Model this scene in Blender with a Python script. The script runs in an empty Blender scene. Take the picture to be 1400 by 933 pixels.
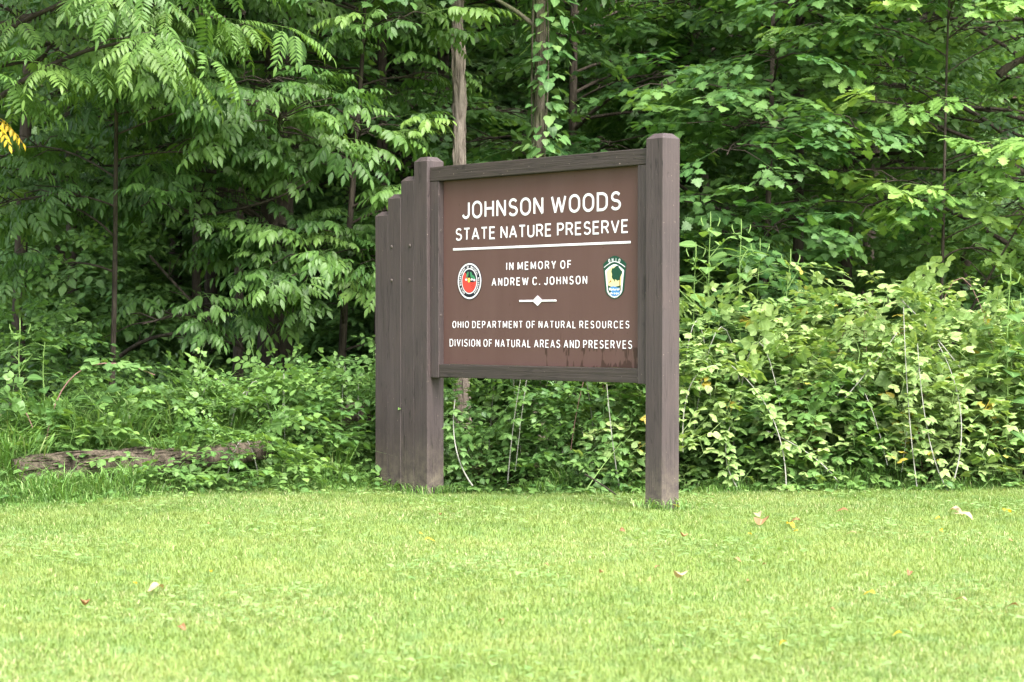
import bpy, bmesh, math, random
import numpy as np
from mathutils import Vector, Matrix

R_ = math.radians
rng = np.random.default_rng(11)
random.seed(5)
scene = bpy.context.scene
COL = scene.collection

# ------------------------------------------------------------------ camera, sky, sun, exposure
CAM_Z, FOC = 1.05, 2900.0
cam_d = bpy.data.cameras.new('camera')
cam = bpy.data.objects.new('camera', cam_d)
COL.objects.link(cam)
cam.location = (0, 0, CAM_Z)
cam.rotation_euler = (R_(90) - math.atan(23.5 / FOC), 0, 0)
cam_d.sensor_width = 36.0
cam_d.lens = FOC / 1400 * 36.0
cam_d.clip_start, cam_d.clip_end = 0.1, 2000
cam_d.dof.use_dof = True
cam_d.dof.focus_distance = 13.2
cam_d.dof.aperture_fstop = 5.0
scene.camera = cam

SUN_EL, SUN_AZ = 52.0, 150.0          # azimuth clockwise from +Y (the view direction)
world = bpy.data.worlds.new('World')
scene.world = world
world.use_nodes = True
wn = world.node_tree
wn.nodes.clear()
sky = wn.nodes.new('ShaderNodeTexSky')
sky.sky_type = 'NISHITA'
sky.sun_disc = False
sky.sun_elevation = R_(SUN_EL)
sky.sun_rotation = R_(SUN_AZ)
sky.dust_density = 4.0
hs = wn.nodes.new('ShaderNodeHueSaturation')
hs.inputs['Saturation'].default_value = 0.45      # thin cloud: the dome is nearly white
bg = wn.nodes.new('ShaderNodeBackground')
bg.inputs['Strength'].default_value = 0.15
wo = wn.nodes.new('ShaderNodeOutputWorld')
wn.links.new(sky.outputs[0], hs.inputs['Color'])
wn.links.new(hs.outputs[0], bg.inputs['Color'])
wn.links.new(bg.outputs[0], wo.inputs['Surface'])

sun_d = bpy.data.lights.new('sun', 'SUN')
sun_d.energy = 2.3
sun_d.angle = R_(42)
sun_d.color = (1.0, 0.96, 0.9)
sun = bpy.data.objects.new('sun', sun_d)
COL.objects.link(sun)
_d = Vector((math.sin(R_(SUN_AZ)) * math.cos(R_(SUN_EL)), math.cos(R_(SUN_AZ)) * math.cos(R_(SUN_EL)), math.sin(R_(SUN_EL))))
sun.rotation_euler = _d.to_track_quat('Z', 'Y').to_euler()
sun.location = (6, 4, 14)

scene.view_settings.view_transform = 'Standard'
scene.view_settings.look = 'None'
scene.view_settings.gamma = 1
scene.view_settings.use_curve_mapping = False
scene.view_settings.exposure = 1.95
scene.cycles.max_bounces = 12
scene.cycles.diffuse_bounces = 8
scene.cycles.glossy_bounces = 2
scene.cycles.transmission_bounces = 8
scene.cycles.use_denoising = True
scene.cycles.sample_clamp_indirect = 12

# ------------------------------------------------------------------ materials
def nodes_of(name):
    m = bpy.data.materials.new(name)
    m.use_nodes = True
    nt = m.node_tree
    nt.nodes.clear()
    out = nt.nodes.new('ShaderNodeOutputMaterial')
    return m, nt, out


def mixc(nt, fac, a, b, mode='MIX'):
    n = nt.nodes.new('ShaderNodeMix')
    n.data_type = 'RGBA'
    n.blend_type = mode
    n.clamp_factor = True
    for sock, v in ((n.inputs[0], fac), (n.inputs[6], a), (n.inputs[7], b)):
        if isinstance(v, bpy.types.NodeSocket):
            nt.links.new(v, sock)
        elif isinstance(v, (int, float)):
            sock.default_value = v
        else:
            sock.default_value = (*v, 1)
    return n.outputs[2]


def ramp(nt, x, stops):
    n = nt.nodes.new('ShaderNodeValToRGB')
    cr = n.color_ramp
    while len(cr.elements) > 1:
        cr.elements.remove(cr.elements[-1])
    for i, (p, c) in enumerate(stops):
        e = cr.elements[0] if i == 0 else cr.elements.new(p)
        e.position = p
        e.color = (c, c, c, 1) if isinstance(c, (int, float)) else (*c, 1)
    nt.links.new(x, n.inputs[0])
    return n.outputs[0]


def noise(nt, scale, detail=3, vec=None, rough=.55, dist=0):
    n = nt.nodes.new('ShaderNodeTexNoise')
    n.inputs['Scale'].default_value = scale
    n.inputs['Detail'].default_value = detail
    n.inputs['Roughness'].default_value = rough
    n.inputs['Distortion'].default_value = dist
    if vec is not None:
        nt.links.new(vec, n.inputs['Vector'])
    return n.outputs['Fac']


def obj_vec(nt, scale=(1, 1, 1), kind='Object'):
    tc = nt.nodes.new('ShaderNodeTexCoord')
    mp = nt.nodes.new('ShaderNodeMapping')
    mp.inputs['Scale'].default_value = scale
    nt.links.new(tc.outputs[kind], mp.inputs['Vector'])
    return mp.outputs[0]


def math_n(nt, op, a, b=None, clamp=False):
    n = nt.nodes.new('ShaderNodeMath')
    n.operation = op
    n.use_clamp = clamp
    for i, v in enumerate((a, b)):
        if v is None:
            continue
        if isinstance(v, bpy.types.NodeSocket):
            nt.links.new(v, n.inputs[i])
        else:
            n.inputs[i].default_value = v
    return n.outputs[0]


def principled(nt, out, color, rough=.6, bump=None, bump_d=.002, spec=.5, bump_s=1.0):
    p = nt.nodes.new('ShaderNodeBsdfPrincipled')
    for key, v in (('Base Color', color), ('Roughness', rough)):
        s = p.inputs[key]
        if isinstance(v, bpy.types.NodeSocket):
            nt.links.new(v, s)
        elif isinstance(v, (int, float)):
            s.default_value = v
        else:
            s.default_value = (*v, 1)
    p.inputs['Specular IOR Level'].default_value = spec
    if bump is not None:
        b = nt.nodes.new('ShaderNodeBump')
        b.inputs['Distance'].default_value = bump_d
        b.inputs['Strength'].default_value = bump_s
        nt.links.new(bump, b.inputs['Height'])
        nt.links.new(b.outputs[0], p.inputs['Normal'])
    if out is not None:
        nt.links.new(p.outputs[0], out.inputs['Surface'])
    return p


def leaf_mat(name, dark, light, tip, rough=.45, transl=.44, rib=None, spots=None, spec=.38):
    """var (r) picks between the two leaf colours, tone (g) is young growth, b is 0 on the midrib"""
    m, nt, out = nodes_of(name)
    at = nt.nodes.new('ShaderNodeAttribute')
    at.attribute_name = 'leaf'
    sp = nt.nodes.new('ShaderNodeSeparateColor')
    nt.links.new(at.outputs['Color'], sp.inputs[0])
    c = mixc(nt, sp.outputs[0], dark, light)
    c = mixc(nt, sp.outputs[1], c, tip)
    n1 = noise(nt, 9, 2, obj_vec(nt))
    c = mixc(nt, math_n(nt, 'MULTIPLY', ramp(nt, n1, [(.35, 0), (.7, 1)]), .35), c, [x * .62 for x in dark])
    rb = ramp(nt, sp.outputs[2], [(0.0, .55), (.22, 0)])
    c = mixc(nt, rb, c, rib or [min(1, x * 1.5 + .02) for x in light])
    if spots:
        n2 = noise(nt, 3.1, 1, obj_vec(nt))
        c = mixc(nt, ramp(nt, n2, [(.69, 0), (.72, 1)]), c, spots)
    p = principled(nt, None, c, rough, spec=spec)
    tr = nt.nodes.new('ShaderNodeBsdfTranslucent')
    ct = mixc(nt, 1.0, c, (1.25, 1.2, .55), 'MULTIPLY')
    nt.links.new(ct, tr.inputs['Color'])
    mx = nt.nodes.new('ShaderNodeMixShader')
    mx.inputs[0].default_value = transl
    nt.links.new(p.outputs[0], mx.inputs[1])
    nt.links.new(tr.outputs[0], mx.inputs[2])
    nt.links.new(mx.outputs[0], out.inputs['Surface'])
    return m


def bark_mat(name, a, b, scale=1.0, moss=None):
    m, nt, out = nodes_of(name)
    v = obj_vec(nt, (22 * scale, 22 * scale, 4 * scale))
    n1 = noise(nt, 1.6, 6, v, .65, .6)
    n2 = noise(nt, 5, 3, obj_vec(nt))
    c = mixc(nt, ramp(nt, n1, [(.33, 0), (.62, 1)]), a, b)
    c = mixc(nt, ramp(nt, n2, [(.45, 0), (.75, .7)]), c, [x * .55 for x in a])
    if moss:
        c = mixc(nt, ramp(nt, noise(nt, 2.3, 4, obj_vec(nt)), [(.5, 0), (.62, .75)]), c, moss)
    principled(nt, out, c, .92, n1, .03, .15)
    return m


def plain_mat(name, color, rough=.6, spec=.4, var=.12, scale=40):
    m, nt, out = nodes_of(name)
    n1 = noise(nt, scale, 3, obj_vec(nt))
    c = mixc(nt, n1, [x * (1 - var) for x in color], [min(1, x * (1 + var)) for x in color])
    principled(nt, out, c, rough, spec=spec)
    return m


def paint_mat(name, axis, base):
    """old brown stain on sawn lumber; axis is the grain direction in the sign's own space"""
    m, nt, out = nodes_of(name)
    s = [95, 95, 95]
    s[axis] = 2.2
    n1 = noise(nt, 1.0, 5, obj_vec(nt, s), .6, .4)
    s2 = [30, 30, 30]
    s2[axis] = 4.5
    n3 = noise(nt, 1.0, 3, obj_vec(nt, s2), .6, 1.2)
    n2 = noise(nt, 4.5, 4, obj_vec(nt))
    c = mixc(nt, ramp(nt, n1, [(.3, 0), (.7, 1)]), [x * .72 for x in base], [x * 1.16 for x in base])
    c = mixc(nt, ramp(nt, n2, [(.42, 0), (.72, .55)]), c, [base[0] * 1.28, base[1] * 1.2, base[2] * 1.16])
    c = mixc(nt, ramp(nt, n3, [(.61, 0), (.68, .8)]), c, [x * .42 for x in base])
    if axis == 2:
        tc_ = nt.nodes.new('ShaderNodeTexCoord')
        sz_ = nt.nodes.new('ShaderNodeSeparateXYZ')
        nt.links.new(tc_.outputs['Object'], sz_.inputs[0])
        nd_ = noise(nt, 16, 5, obj_vec(nt), .7)
        dirt = math_n(nt, 'MULTIPLY', ramp(nt, sz_.outputs[2], [(.0, 1), (.10, .55), (.34, 0)]), ramp(nt, nd_, [(.38, 0), (.62, 1)]))
        c = mixc(nt, dirt, c, (.15, .125, .095))
        nw_ = noise(nt, 1.0, 4, obj_vec(nt, (7, 7, 1.2)), .6)
        c = mixc(nt, ramp(nt, nw_, [(.5, 0), (.78, .6)]), c, [x * 1.5 for x in base])
    spk = noise(nt, 75, 1, obj_vec(nt))
    c = mixc(nt, ramp(nt, spk, [(.755, 0), (.775, .65)]), c, (.34, .27, .22))
    h = math_n(nt, 'ADD', n1, math_n(nt, 'MULTIPLY', n3, -.6))
    principled(nt, out, c, .62, h, .004, .35)
    return m


M = {}
M['post_paint'] = paint_mat('brown_stain_upright', 2, (.060, .046, .046))
M['rail_paint'] = paint_mat('brown_stain_level', 0, (.049, .038, .035))
M['white_letter'] = plain_mat('white_letter_paint', (.88, .86, .92), .5, .3, .05, 60)
M['bark_grey'] = bark_mat('grey_brown_bark', (.12, .095, .078), (.31, .262, .222))
M['bark_dark'] = bark_mat('dark_wet_bark', (.035, .028, .022), (.085, .07, .055))
M['bark_moss'] = bark_mat('mossy_bark', (.10, .085, .065), (.21, .18, .14), 1, (.07, .10, .03))
M['bark_log'] = bark_mat('fallen_log_bark', (.034, .028, .021), (.145, .117, .088), 1.0)
M['cane'] = plain_mat('pale_cane_bloom', (.33, .32, .29), .6, .3, .4, 6)
M['cane_red'] = plain_mat('red_cane', (.26, .14, .13), .5, .3, .4, 9)
M['stem_green'] = plain_mat('green_stem', (.16, .26, .07), .5, .3, .3, 9)

M['ash'] = leaf_mat('ash_leaf', (.042, .110, .028), (.095, .20, .046), (.24, .38, .085))
M['walnut'] = leaf_mat('walnut_leaf', (.065, .145, .032), (.13, .25, .055), (.28, .42, .10))
M['maple'] = leaf_mat('maple_leaf', (.042, .122, .036), (.10, .21, .058), (.20, .34, .09))
M['oak'] = leaf_mat('oak_leaf', (.085, .20, .045), (.17, .32, .07), (.28, .42, .11), transl=.36)
M['elm'] = leaf_mat('elm_leaf', (.050, .130, .040), (.115, .22, .066), (.20, .33, .09))
M['bramble'] = leaf_mat('bramble_leaf', (.120, .235, .062), (.24, .365, .12), (.40, .50, .19), .5, .3, spots=(.42, .34, .06))
M['shade_leaf'] = leaf_mat('shade_leaf', (.058, .148, .040), (.125, .245, .068), (.25, .40, .10), .42, .33)
M['weed'] = leaf_mat('weed_leaf', (.075, .17, .05), (.14, .26, .08), (.24, .38, .10), .5, .36)
M['creeper'] = leaf_mat('creeper_leaf', (.08, .19, .06), (.15, .29, .09), (.25, .38, .12), .45, .3)
M['far'] = leaf_mat('far_leaf', (.05, .12, .04), (.12, .21, .08), (.20, .30, .12), .45, .35)
M['yellow'] = leaf_mat('yellow_leaf', (.52, .33, .02), (.66, .47, .04), (.68, .48, .05), .5, .35)
M['long_grass'] = leaf_mat('long_grass_blade', (.095, .21, .045), (.21, .37, .095), (.40, .48, .20), .42, .3)
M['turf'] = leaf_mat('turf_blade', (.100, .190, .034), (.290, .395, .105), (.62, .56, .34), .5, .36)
nt = M['turf'].node_tree
for n_ in [q for q in nt.nodes if q.type == 'BSDF_PRINCIPLED']:
    old = n_.inputs['Base Color'].links[0].from_socket
    a1 = noise(nt, 1.5, 5, obj_vec(nt), .65)
    a2 = noise(nt, 7.5, 3, obj_vec(nt), .6)
    c2 = mixc(nt, ramp(nt, a1, [(.42, 0), (.64, .42)]), old, (.33, .38, .12))
    c2 = mixc(nt, ramp(nt, a2, [(.52, 0), (.70, .60)]), c2, (.16, .29, .12))
    nt.links.new(c2, n_.inputs['Base Color'])
    for q in nt.nodes:
        if q.type == 'BSDF_TRANSLUCENT':
            ct_ = mixc(nt, 1.0, c2, (1.2, 1.1, .6), 'MULTIPLY')
            nt.links.new(ct_, q.inputs['Color'])
M['clover'] = leaf_mat('clover_leaf', (.12, .23, .06), (.20, .32, .09), (.3, .4, .16), .5, .3)
M['dead_leaf'] = leaf_mat('dead_leaf', (.20, .095, .04), (.36, .22, .11), (.50, .41, .30), .7, .2)

# ground: turf soil in front, dark litter under the trees
m, nt, out = nodes_of('ground_soil')
at = nt.nodes.new('ShaderNodeAttribute')
at.attribute_name = 'wood'
n1 = noise(nt, 1.3, 5, obj_vec(nt))
n2 = noise(nt, 38, 4, obj_vec(nt))
lawn = mixc(nt, n2, (.12, .19, .05), (.22, .30, .10))
lawn = mixc(nt, ramp(nt, n1, [(.45, 0), (.7, .5)]), lawn, (.26, .27, .12))
lit = mixc(nt, ramp(nt, n2, [(.3, 0), (.7, 1)]), (.022, .016, .010), (.085, .058, .036))
lit = mixc(nt, ramp(nt, n1, [(.4, 0), (.65, .7)]), lit, (.030, .045, .014))
c = mixc(nt, at.outputs['Fac'], lawn, lit)
principled(nt, out, c, .95, n2, .02, .1)
M['ground'] = m

# the routed brown board with its rain streaks and run marks
m, nt, out = nodes_of('sign_board_brown')
v1 = obj_vec(nt, (9, 9, 1.1))
nA = noise(nt, 1.0, 4, v1, .6, .3)
nB = noise(nt, 3.0, 3, obj_vec(nt))
c = mixc(nt, nA, (.094, .048, .041), (.124, .069, .061))
c = mixc(nt, ramp(nt, nB, [(.4, 0), (.75, .5)]), c, (.098, .047, .039))
tc = nt.nodes.new('ShaderNodeTexCoord')
sx = nt.nodes.new('ShaderNodeSeparateXYZ')
nt.links.new(tc.outputs['Object'], sx.inputs[0])
# wet runs: hang from the last lines of lettering, thicker to the right and at the sill
drip = noise(nt, 1.0, 2, obj_vec(nt, (26, 26, 5.0)), .55, .25)
drip2 = noise(nt, 1.0, 3, obj_vec(nt, (60, 60, 9.0)), .55, .2)
low = ramp(nt, sx.outputs[2], [(.785, .34), (.80, .24), (.84, .12), (.895, .24), (.91, .20), (.93, .04), (.985, .03), (1.02, .12), (1.045, .02), (1.06, 0)])
right = nt.nodes.new('ShaderNodeMapRange')
right.inputs[1].default_value, right.inputs[2].default_value = .9, 1.75
right.inputs[3].default_value, right.inputs[4].default_value = .10, 1.0
nt.links.new(sx.outputs[0], right.inputs[0])
amt = math_n(nt, 'MULTIPLY', low, right.outputs[0])
wet = math_n(nt, 'ADD', math_n(nt, 'ADD', math_n(nt, 'MULTIPLY', drip, .75), math_n(nt, 'MULTIPLY', drip2, .25)), amt)
c = mixc(nt, ramp(nt, wet, [(.685, 0), (.71, .85)]), c, (.040, .018, .012))
spk = noise(nt, 26, 2, obj_vec(nt))
c = mixc(nt, ramp(nt, spk, [(.735, 0), (.76, .8)]), c, (.07, .035, .025))
principled(nt, out, c, .55, nA, .001, .35)
M['board'] = m

for nm, colr in (('seal_black', (.012, .014, .022)), ('seal_white', (.80, .77, .82)), ('seal_red', (.62, .060, .045)),
                 ('seal_green', (.05, .24, .11)), ('seal_yellow', (.80, .66, .12)), ('badge_green', (.008, .060, .034)),
                 ('badge_cream', (.82, .70, .36)), ('badge_blue', (.07, .24, .56)), ('badge_brown', (.30, .13, .04)),
                 ('seal_dark_red', (.34, .03, .025)), ('bolt_metal', (.075, .06, .055)), ('letter_cream', (.80, .78, .77))):
    M[nm] = plain_mat(nm, colr, .5, .35, .05, 30)

# ------------------------------------------------------------------ object helpers
def tag(o, label=None, cat=None, group=None, kind=None):
    if label:
        o['label'] = label
    if cat:
        o['category'] = cat
    if group:
        o['group'] = group
    if kind:
        o['kind'] = kind
    return o


def empty(name, loc=(0, 0, 0), rz=0.0):
    o = bpy.data.objects.new(name, None)
    o.empty_display_size = .1
    COL.objects.link(o)
    o.location = loc
    o.rotation_euler = (0, 0, rz)
    return o


def link_mesh(name, me, mats, parent=None):
    o = bpy.data.objects.new(name, me)
    for mm in (mats if isinstance(mats, (list, tuple)) else [mats]):
        me.materials.append(mm)
    COL.objects.link(o)
    if parent is not None:
        o.parent = parent
    return o


def copy_tree(o, parent=None):
    c_ = o.copy()
    COL.objects.link(c_)
    c_.parent = parent
    for ch in list(o.children):
        copy_tree(ch, c_)
    return c_


def mesh_np(name, V, Q, T, A):
    """fast mesh from arrays; A is the per-vertex 'leaf' attribute"""
    me = bpy.data.meshes.new(name)
    nq, ntv = len(Q), len(T)
    me.vertices.add(len(V))
    me.vertices.foreach_set('co', np.ascontiguousarray(V, np.float32).ravel())
    me.loops.add(nq * 4 + ntv * 3)
    li = np.concatenate([Q.ravel(), T.ravel()]).astype(np.int32)
    me.loops.foreach_set('vertex_index', li)
    me.polygons.add(nq + ntv)
    ls = np.concatenate([np.arange(nq) * 4, nq * 4 + np.arange(ntv) * 3]).astype(np.int32)
    me.polygons.foreach_set('loop_start', ls)
    me.update(calc_edges=True)
    at_ = me.attributes.new('leaf', 'FLOAT_COLOR', 'POINT')
    at_.data.foreach_set('color', np.ascontiguousarray(A, np.float32).ravel())
    return me


class Tm:
    """a small template of leaves: verts, quads, tris, attribute rows (var, tone, rib, 1)"""
    def __init__(s, V, Q, T, A):
        s.V = np.asarray(V, float).reshape(-1, 3)
        s.Q = np.asarray(Q, int).reshape(-1, 4)
        s.T = np.asarray(T, int).reshape(-1, 3)
        s.A = np.asarray(A, float).reshape(-1, 4)


class Bucket:
    def __init__(s):
        s.V, s.Q, s.T, s.A, s.n = [], [], [], [], 0

    def raw(s, V, Q, T, A):
        s.V.append(V); s.Q.append(Q + s.n); s.T.append(T + s.n); s.A.append(A)
        s.n += len(V)

    def add(s, t, Rm, P, var=None, tone=None, mode='set'):
        """copies of template t: Rm (N,3,3) columns are the axes, P (N,3)"""
        Rm = np.asarray(Rm, float).reshape(-1, 3, 3)
        P = np.asarray(P, float).reshape(-1, 3)
        N, k = len(P), len(t.V)
        if N == 0:
            return
        V = np.einsum('nij,kj->nki', Rm, t.V) + P[:, None, :]
        A = np.repeat(t.A[None], N, 0)
        if var is not None:
            v = np.broadcast_to(np.asarray(var, float), (N,))[:, None]
            A[:, :, 0] = v if mode == 'set' else np.clip(A[:, :, 0] + v, 0, 1)
        if tone is not None:
            v = np.broadcast_to(np.asarray(tone, float), (N,))[:, None]
            A[:, :, 1] = v if mode == 'set' else np.clip(A[:, :, 1] + v, 0, 1)
        off = (np.arange(N) * k)[:, None, None]
        s.raw(V.reshape(-1, 3), (t.Q[None] + off).reshape(-1, 4), (t.T[None] + off).reshape(-1, 3), A.reshape(-1, 4))

    def tm(s):
        return Tm(np.concatenate(s.V), np.concatenate(s.Q), np.concatenate(s.T), np.concatenate(s.A))

    def tube(s, path, radii, sides=7, rough=0.0, cap=False):
        P = np.asarray(path, float)
        r = np.asarray(radii, float)
        n = len(P)
        d = np.gradient(P, axis=0)
        d /= np.linalg.norm(d, axis=1)[:, None] + 1e-9
        ref = np.array((0, 0, 1.0)) if abs(d[0][2]) < .8 else np.array((1.0, 0, 0))
        V = []
        u = np.cross(d[0], ref)
        for i in range(n):
            u = u - d[i] * np.dot(u, d[i])
            u /= np.linalg.norm(u) + 1e-9
            w = np.cross(d[i], u)
            a = np.arange(sides) / sides * 2 * math.pi
            rr = r[i] * (1 + rough * rng.uniform(-1, 1, sides))
            V.append(P[i] + rr[:, None] * (np.cos(a)[:, None] * u + np.sin(a)[:, None] * w))
        V = np.concatenate(V)
        Q = []
        for i in range(n - 1):
            for j in range(sides):
                k = (j + 1) % sides
                Q.append((i * sides + j, i * sides + k, (i + 1) * sides + k, (i + 1) * sides + j))
        T = []
        if cap:
            V = np.concatenate([V, P[:1], P[-1:]])
            for j in range(sides):
                k = (j + 1) % sides
                T.append((n * sides, k, j))
                T.append((n * sides + 1, (n - 1) * sides + j, (n - 1) * sides + k))
        A = np.zeros((len(V), 4))
        A[:, 2] = 1
        A[:, 0] = .5
        s.raw(V, np.array(Q, int).reshape(-1, 4), np.array(T, int).reshape(-1, 3), A)

    def build(s, name, mat, parent=None, smooth=False):
        if not s.V:
            return None
        t = s.tm()
        me = mesh_np(name, t.V, t.Q, t.T, t.A)
        if smooth:
            me.polygons.foreach_set('use_smooth', np.ones(len(me.polygons), bool))
        return link_mesh(name, me, mat, parent)


def frames(d, up, roll=0.0, scale=1.0):
    """d (N,3) long axis, up (N,3) rough normal -> (N,3,3) with columns d, side, normal"""
    d = np.asarray(d, float).reshape(-1, 3)
    d = d / (np.linalg.norm(d, axis=1)[:, None] + 1e-9)
    up = np.broadcast_to(np.asarray(up, float), d.shape)
    side = np.cross(up, d)
    side /= np.linalg.norm(side, axis=1)[:, None] + 1e-9
    nrm = np.cross(d, side)
    ro = np.broadcast_to(np.asarray(roll, float), (len(d),))[:, None]
    s2 = side * np.cos(ro) + nrm * np.sin(ro)
    n2 = -side * np.sin(ro) + nrm * np.cos(ro)
    sc = np.broadcast_to(np.asarray(scale, float), (len(d),))[:, None, None]
    return np.stack([d, s2, n2], 2) * sc


def bez(p0, p1, p2, n):
    t = np.linspace(0, 1, n)[:, None]
    p0, p1, p2 = (np.asarray(q, float) for q in (p0, p1, p2))
    return (1 - t) ** 2 * p0 + 2 * t * (1 - t) * p1 + t * t * p2


def unit(az, el):
    return np.array((math.cos(el) * math.cos(az), math.cos(el) * math.sin(az), math.sin(el)))

# ------------------------------------------------------------------ leaf templates
def leaf_strip(width_stops, fold=.18, droop=.18):
    """leaf of length 1 along x; width_stops: (x, half width)"""
    V, A, Q, T = [(0, 0, 0)], [(.5, 0, 0, 1)], [], []
    for x, w in width_stops:
        z = -droop * x * x
        V += [(x, w, z + fold * w), (x, 0, z), (x, -w, z + fold * w)]
        A += [(.5, 0, 1, 1), (.5, 0, 0, 1), (.5, 0, 1, 1)]
    n = len(width_stops)
    V.append((1, 0, -droop))
    A.append((.5, 0, .3, 1))
    T += [(0, 2, 1), (0, 3, 2)]
    for i in range(n - 1):
        a, b = 1 + 3 * i, 4 + 3 * i
        Q += [(a, a + 1, b + 1, b), (a + 1, a + 2, b + 2, b + 1)]
    a, e = 1 + 3 * (n - 1), len(V) - 1
    T += [(a, a + 1, e), (a + 1, a + 2, e)]
    return Tm(V, Q, T, A)


def leaf_fan(outline, fold=.1, droop=.15):
    """lobed leaf: outline points (x,y) for y>=0 from base to tip, mirrored; fan about the midrib"""
    half = list(outline)
    V, A, T = [], [], []
    mid = [(0, 0), (.33, 0), (.66, 0), (1, 0)]
    for x, y in mid:
        V.append((x, y, -droop * x * x)); A.append((.5, 0, 0, 1))
    for sgn in (1, -1):
        base = len(V)
        for x, y in half:
            V.append((x, sgn * y, -droop * x * x + fold * abs(y) - .12 * y * y)); A.append((.5, 0, 1, 1))
        chain = [0] + list(range(base, base + len(half))) + [3]
        for i in range(len(chain) - 1):
            xm = (V[chain[i]][0] + V[chain[i + 1]][0]) / 2
            c_ = 1 if xm < .5 else 2
            tri = (c_, chain[i + 1], chain[i]) if sgn > 0 else (c_, chain[i], chain[i + 1])
            T.append(tri)
        # fill between the two hubs
        k = next(i for i in range(len(chain) - 1) if (V[chain[i]][0] + V[chain[i + 1]][0]) / 2 >= .5)
        T.append((1, 2, chain[k]) if sgn > 0 else (2, 1, chain[k]))
    return Tm(V, np.zeros((0, 4), int), T, A)


LEAF_OVAL = leaf_strip([(.13, .115), (.38, .195), (.66, .155), (.86, .06)], .2, .2)
LEAF_WIDE = leaf_strip([(.10, .21), (.28, .345), (.52, .325), (.78, .165)], .12, .2)
LEAF_ROUND = leaf_strip([(.06, .24), (.22, .41), (.45, .45), (.68, .35), (.87, .16)], .1, .15)
LEAF_NARROW = leaf_strip([(.14, .10), (.42, .155), (.74, .10)], .15, .22)
LEAF_OAK = leaf_strip([(.10, .05), (.18, .16), (.25, .09), (.38, .27), (.47, .14), (.60, .34), (.70, .18), (.82, .26), (.90, .13)], .12, .18)
LEAF_MAPLE = leaf_fan([(-.08, .18), (.05, .30), (.02, .52), (.20, .42), (.34, .62), (.44, .50), (.50, .30), (.62, .34), (.74, .22), (.80, .28), (.86, .10)])
LEAF_VINE = leaf_fan([(-.10, .22), (.05, .45), (.28, .46), (.40, .34), (.60, .32), (.80, .14)])
LEAF_FAR = Tm([(0, 0, 0), (.5, .3, .05), (1, 0, -.1), (.5, -.3, .05)], [], [(0, 2, 1), (0, 3, 2)], [(.5, 0, .5, 1)] * 4)


def stalk(b, p0, p1, w=.0016):
    b.tube([p0, (np.asarray(p0, float) + np.asarray(p1, float)) / 2, p1], [w, w * .9, w * .7], 3)


def U(a, b, n=None):
    return rng.uniform(a, b, n)


def frond(pairs, length, leaf, lsize, droop, hang, yaw=58, tone=0.0):
    """one compound leaf along +x, leaflets in pairs"""
    b = Bucket()
    t = np.linspace(0, 1, 7)
    path = np.stack([length * t * (1 - .12 * droop * t), 0 * t, length * (.10 * t - droop * t * t)], 1)
    b.tube(path, np.linspace(.0022, .0010, 7), 3)
    for i in range(pairs + 1):
        f = .26 + .74 * i / pairs
        p = np.array([np.interp(f, t, path[:, k]) for k in range(3)])
        p2 = np.array([np.interp(max(0, f - .1), t, path[:, k]) for k in range(3)])
        d = p - p2
        d /= np.linalg.norm(d)
        if i == pairs:
            b.add(leaf, frames([d + (0, 0, -.25)], (0, 0, 1), 0, lsize * 1.05), [p], U(.2, .8), tone)
            continue
        sz = lsize * (.72 + .32 * math.sin(math.pi * (.25 + .6 * f)))
        for s_ in (1, -1):
            a = R_(yaw + U(-9, 9)) * s_
            dd = np.array((d[0] * math.cos(a), math.sin(a), d[2] * math.cos(a))) + np.array((0, 0, -hang * U(.8, 1.2)))
            b.add(leaf, frames([dd], (U(-.1, .1), -.35 * s_, 1), U(-.2, .2), sz), [p], U(.15, .85), tone)
    return b.tm()


def spray_of_fronds(mk, n_pairs, twig, yaw, pitch, scale=(.85, 1.1)):
    b = Bucket()
    t = np.linspace(0, 1, 5)
    path = np.stack([twig * t, 0 * t, .06 * twig * np.sin(t * 3)], 1)
    b.tube(path, np.linspace(.004, .002, 5), 4)
    for i in range(n_pairs):
        f = .3 + .68 * (i + .5) / n_pairs
        p = np.array((twig * f, 0, .06 * twig * math.sin(3 * f)))
        for s_ in (1, -1):
            if U(0, 1) < .12:
                continue
            a, e = s_ * R_(yaw + U(-15, 15)), R_(pitch + U(-14, 14))
            b.add(mk(), frames([unit(a, e)], (0, 0, 1), U(-.25, .25), U(*scale)), [p], U(-.15, .15), None, 'add')
    b.add(mk(), frames([unit(U(-.2, .2), R_(pitch * .6))], (0, 0, 1), 0, U(*scale)), [(twig, 0, 0)], U(-.1, .15), U(0, .15), 'add')
    return b.tm()


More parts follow.
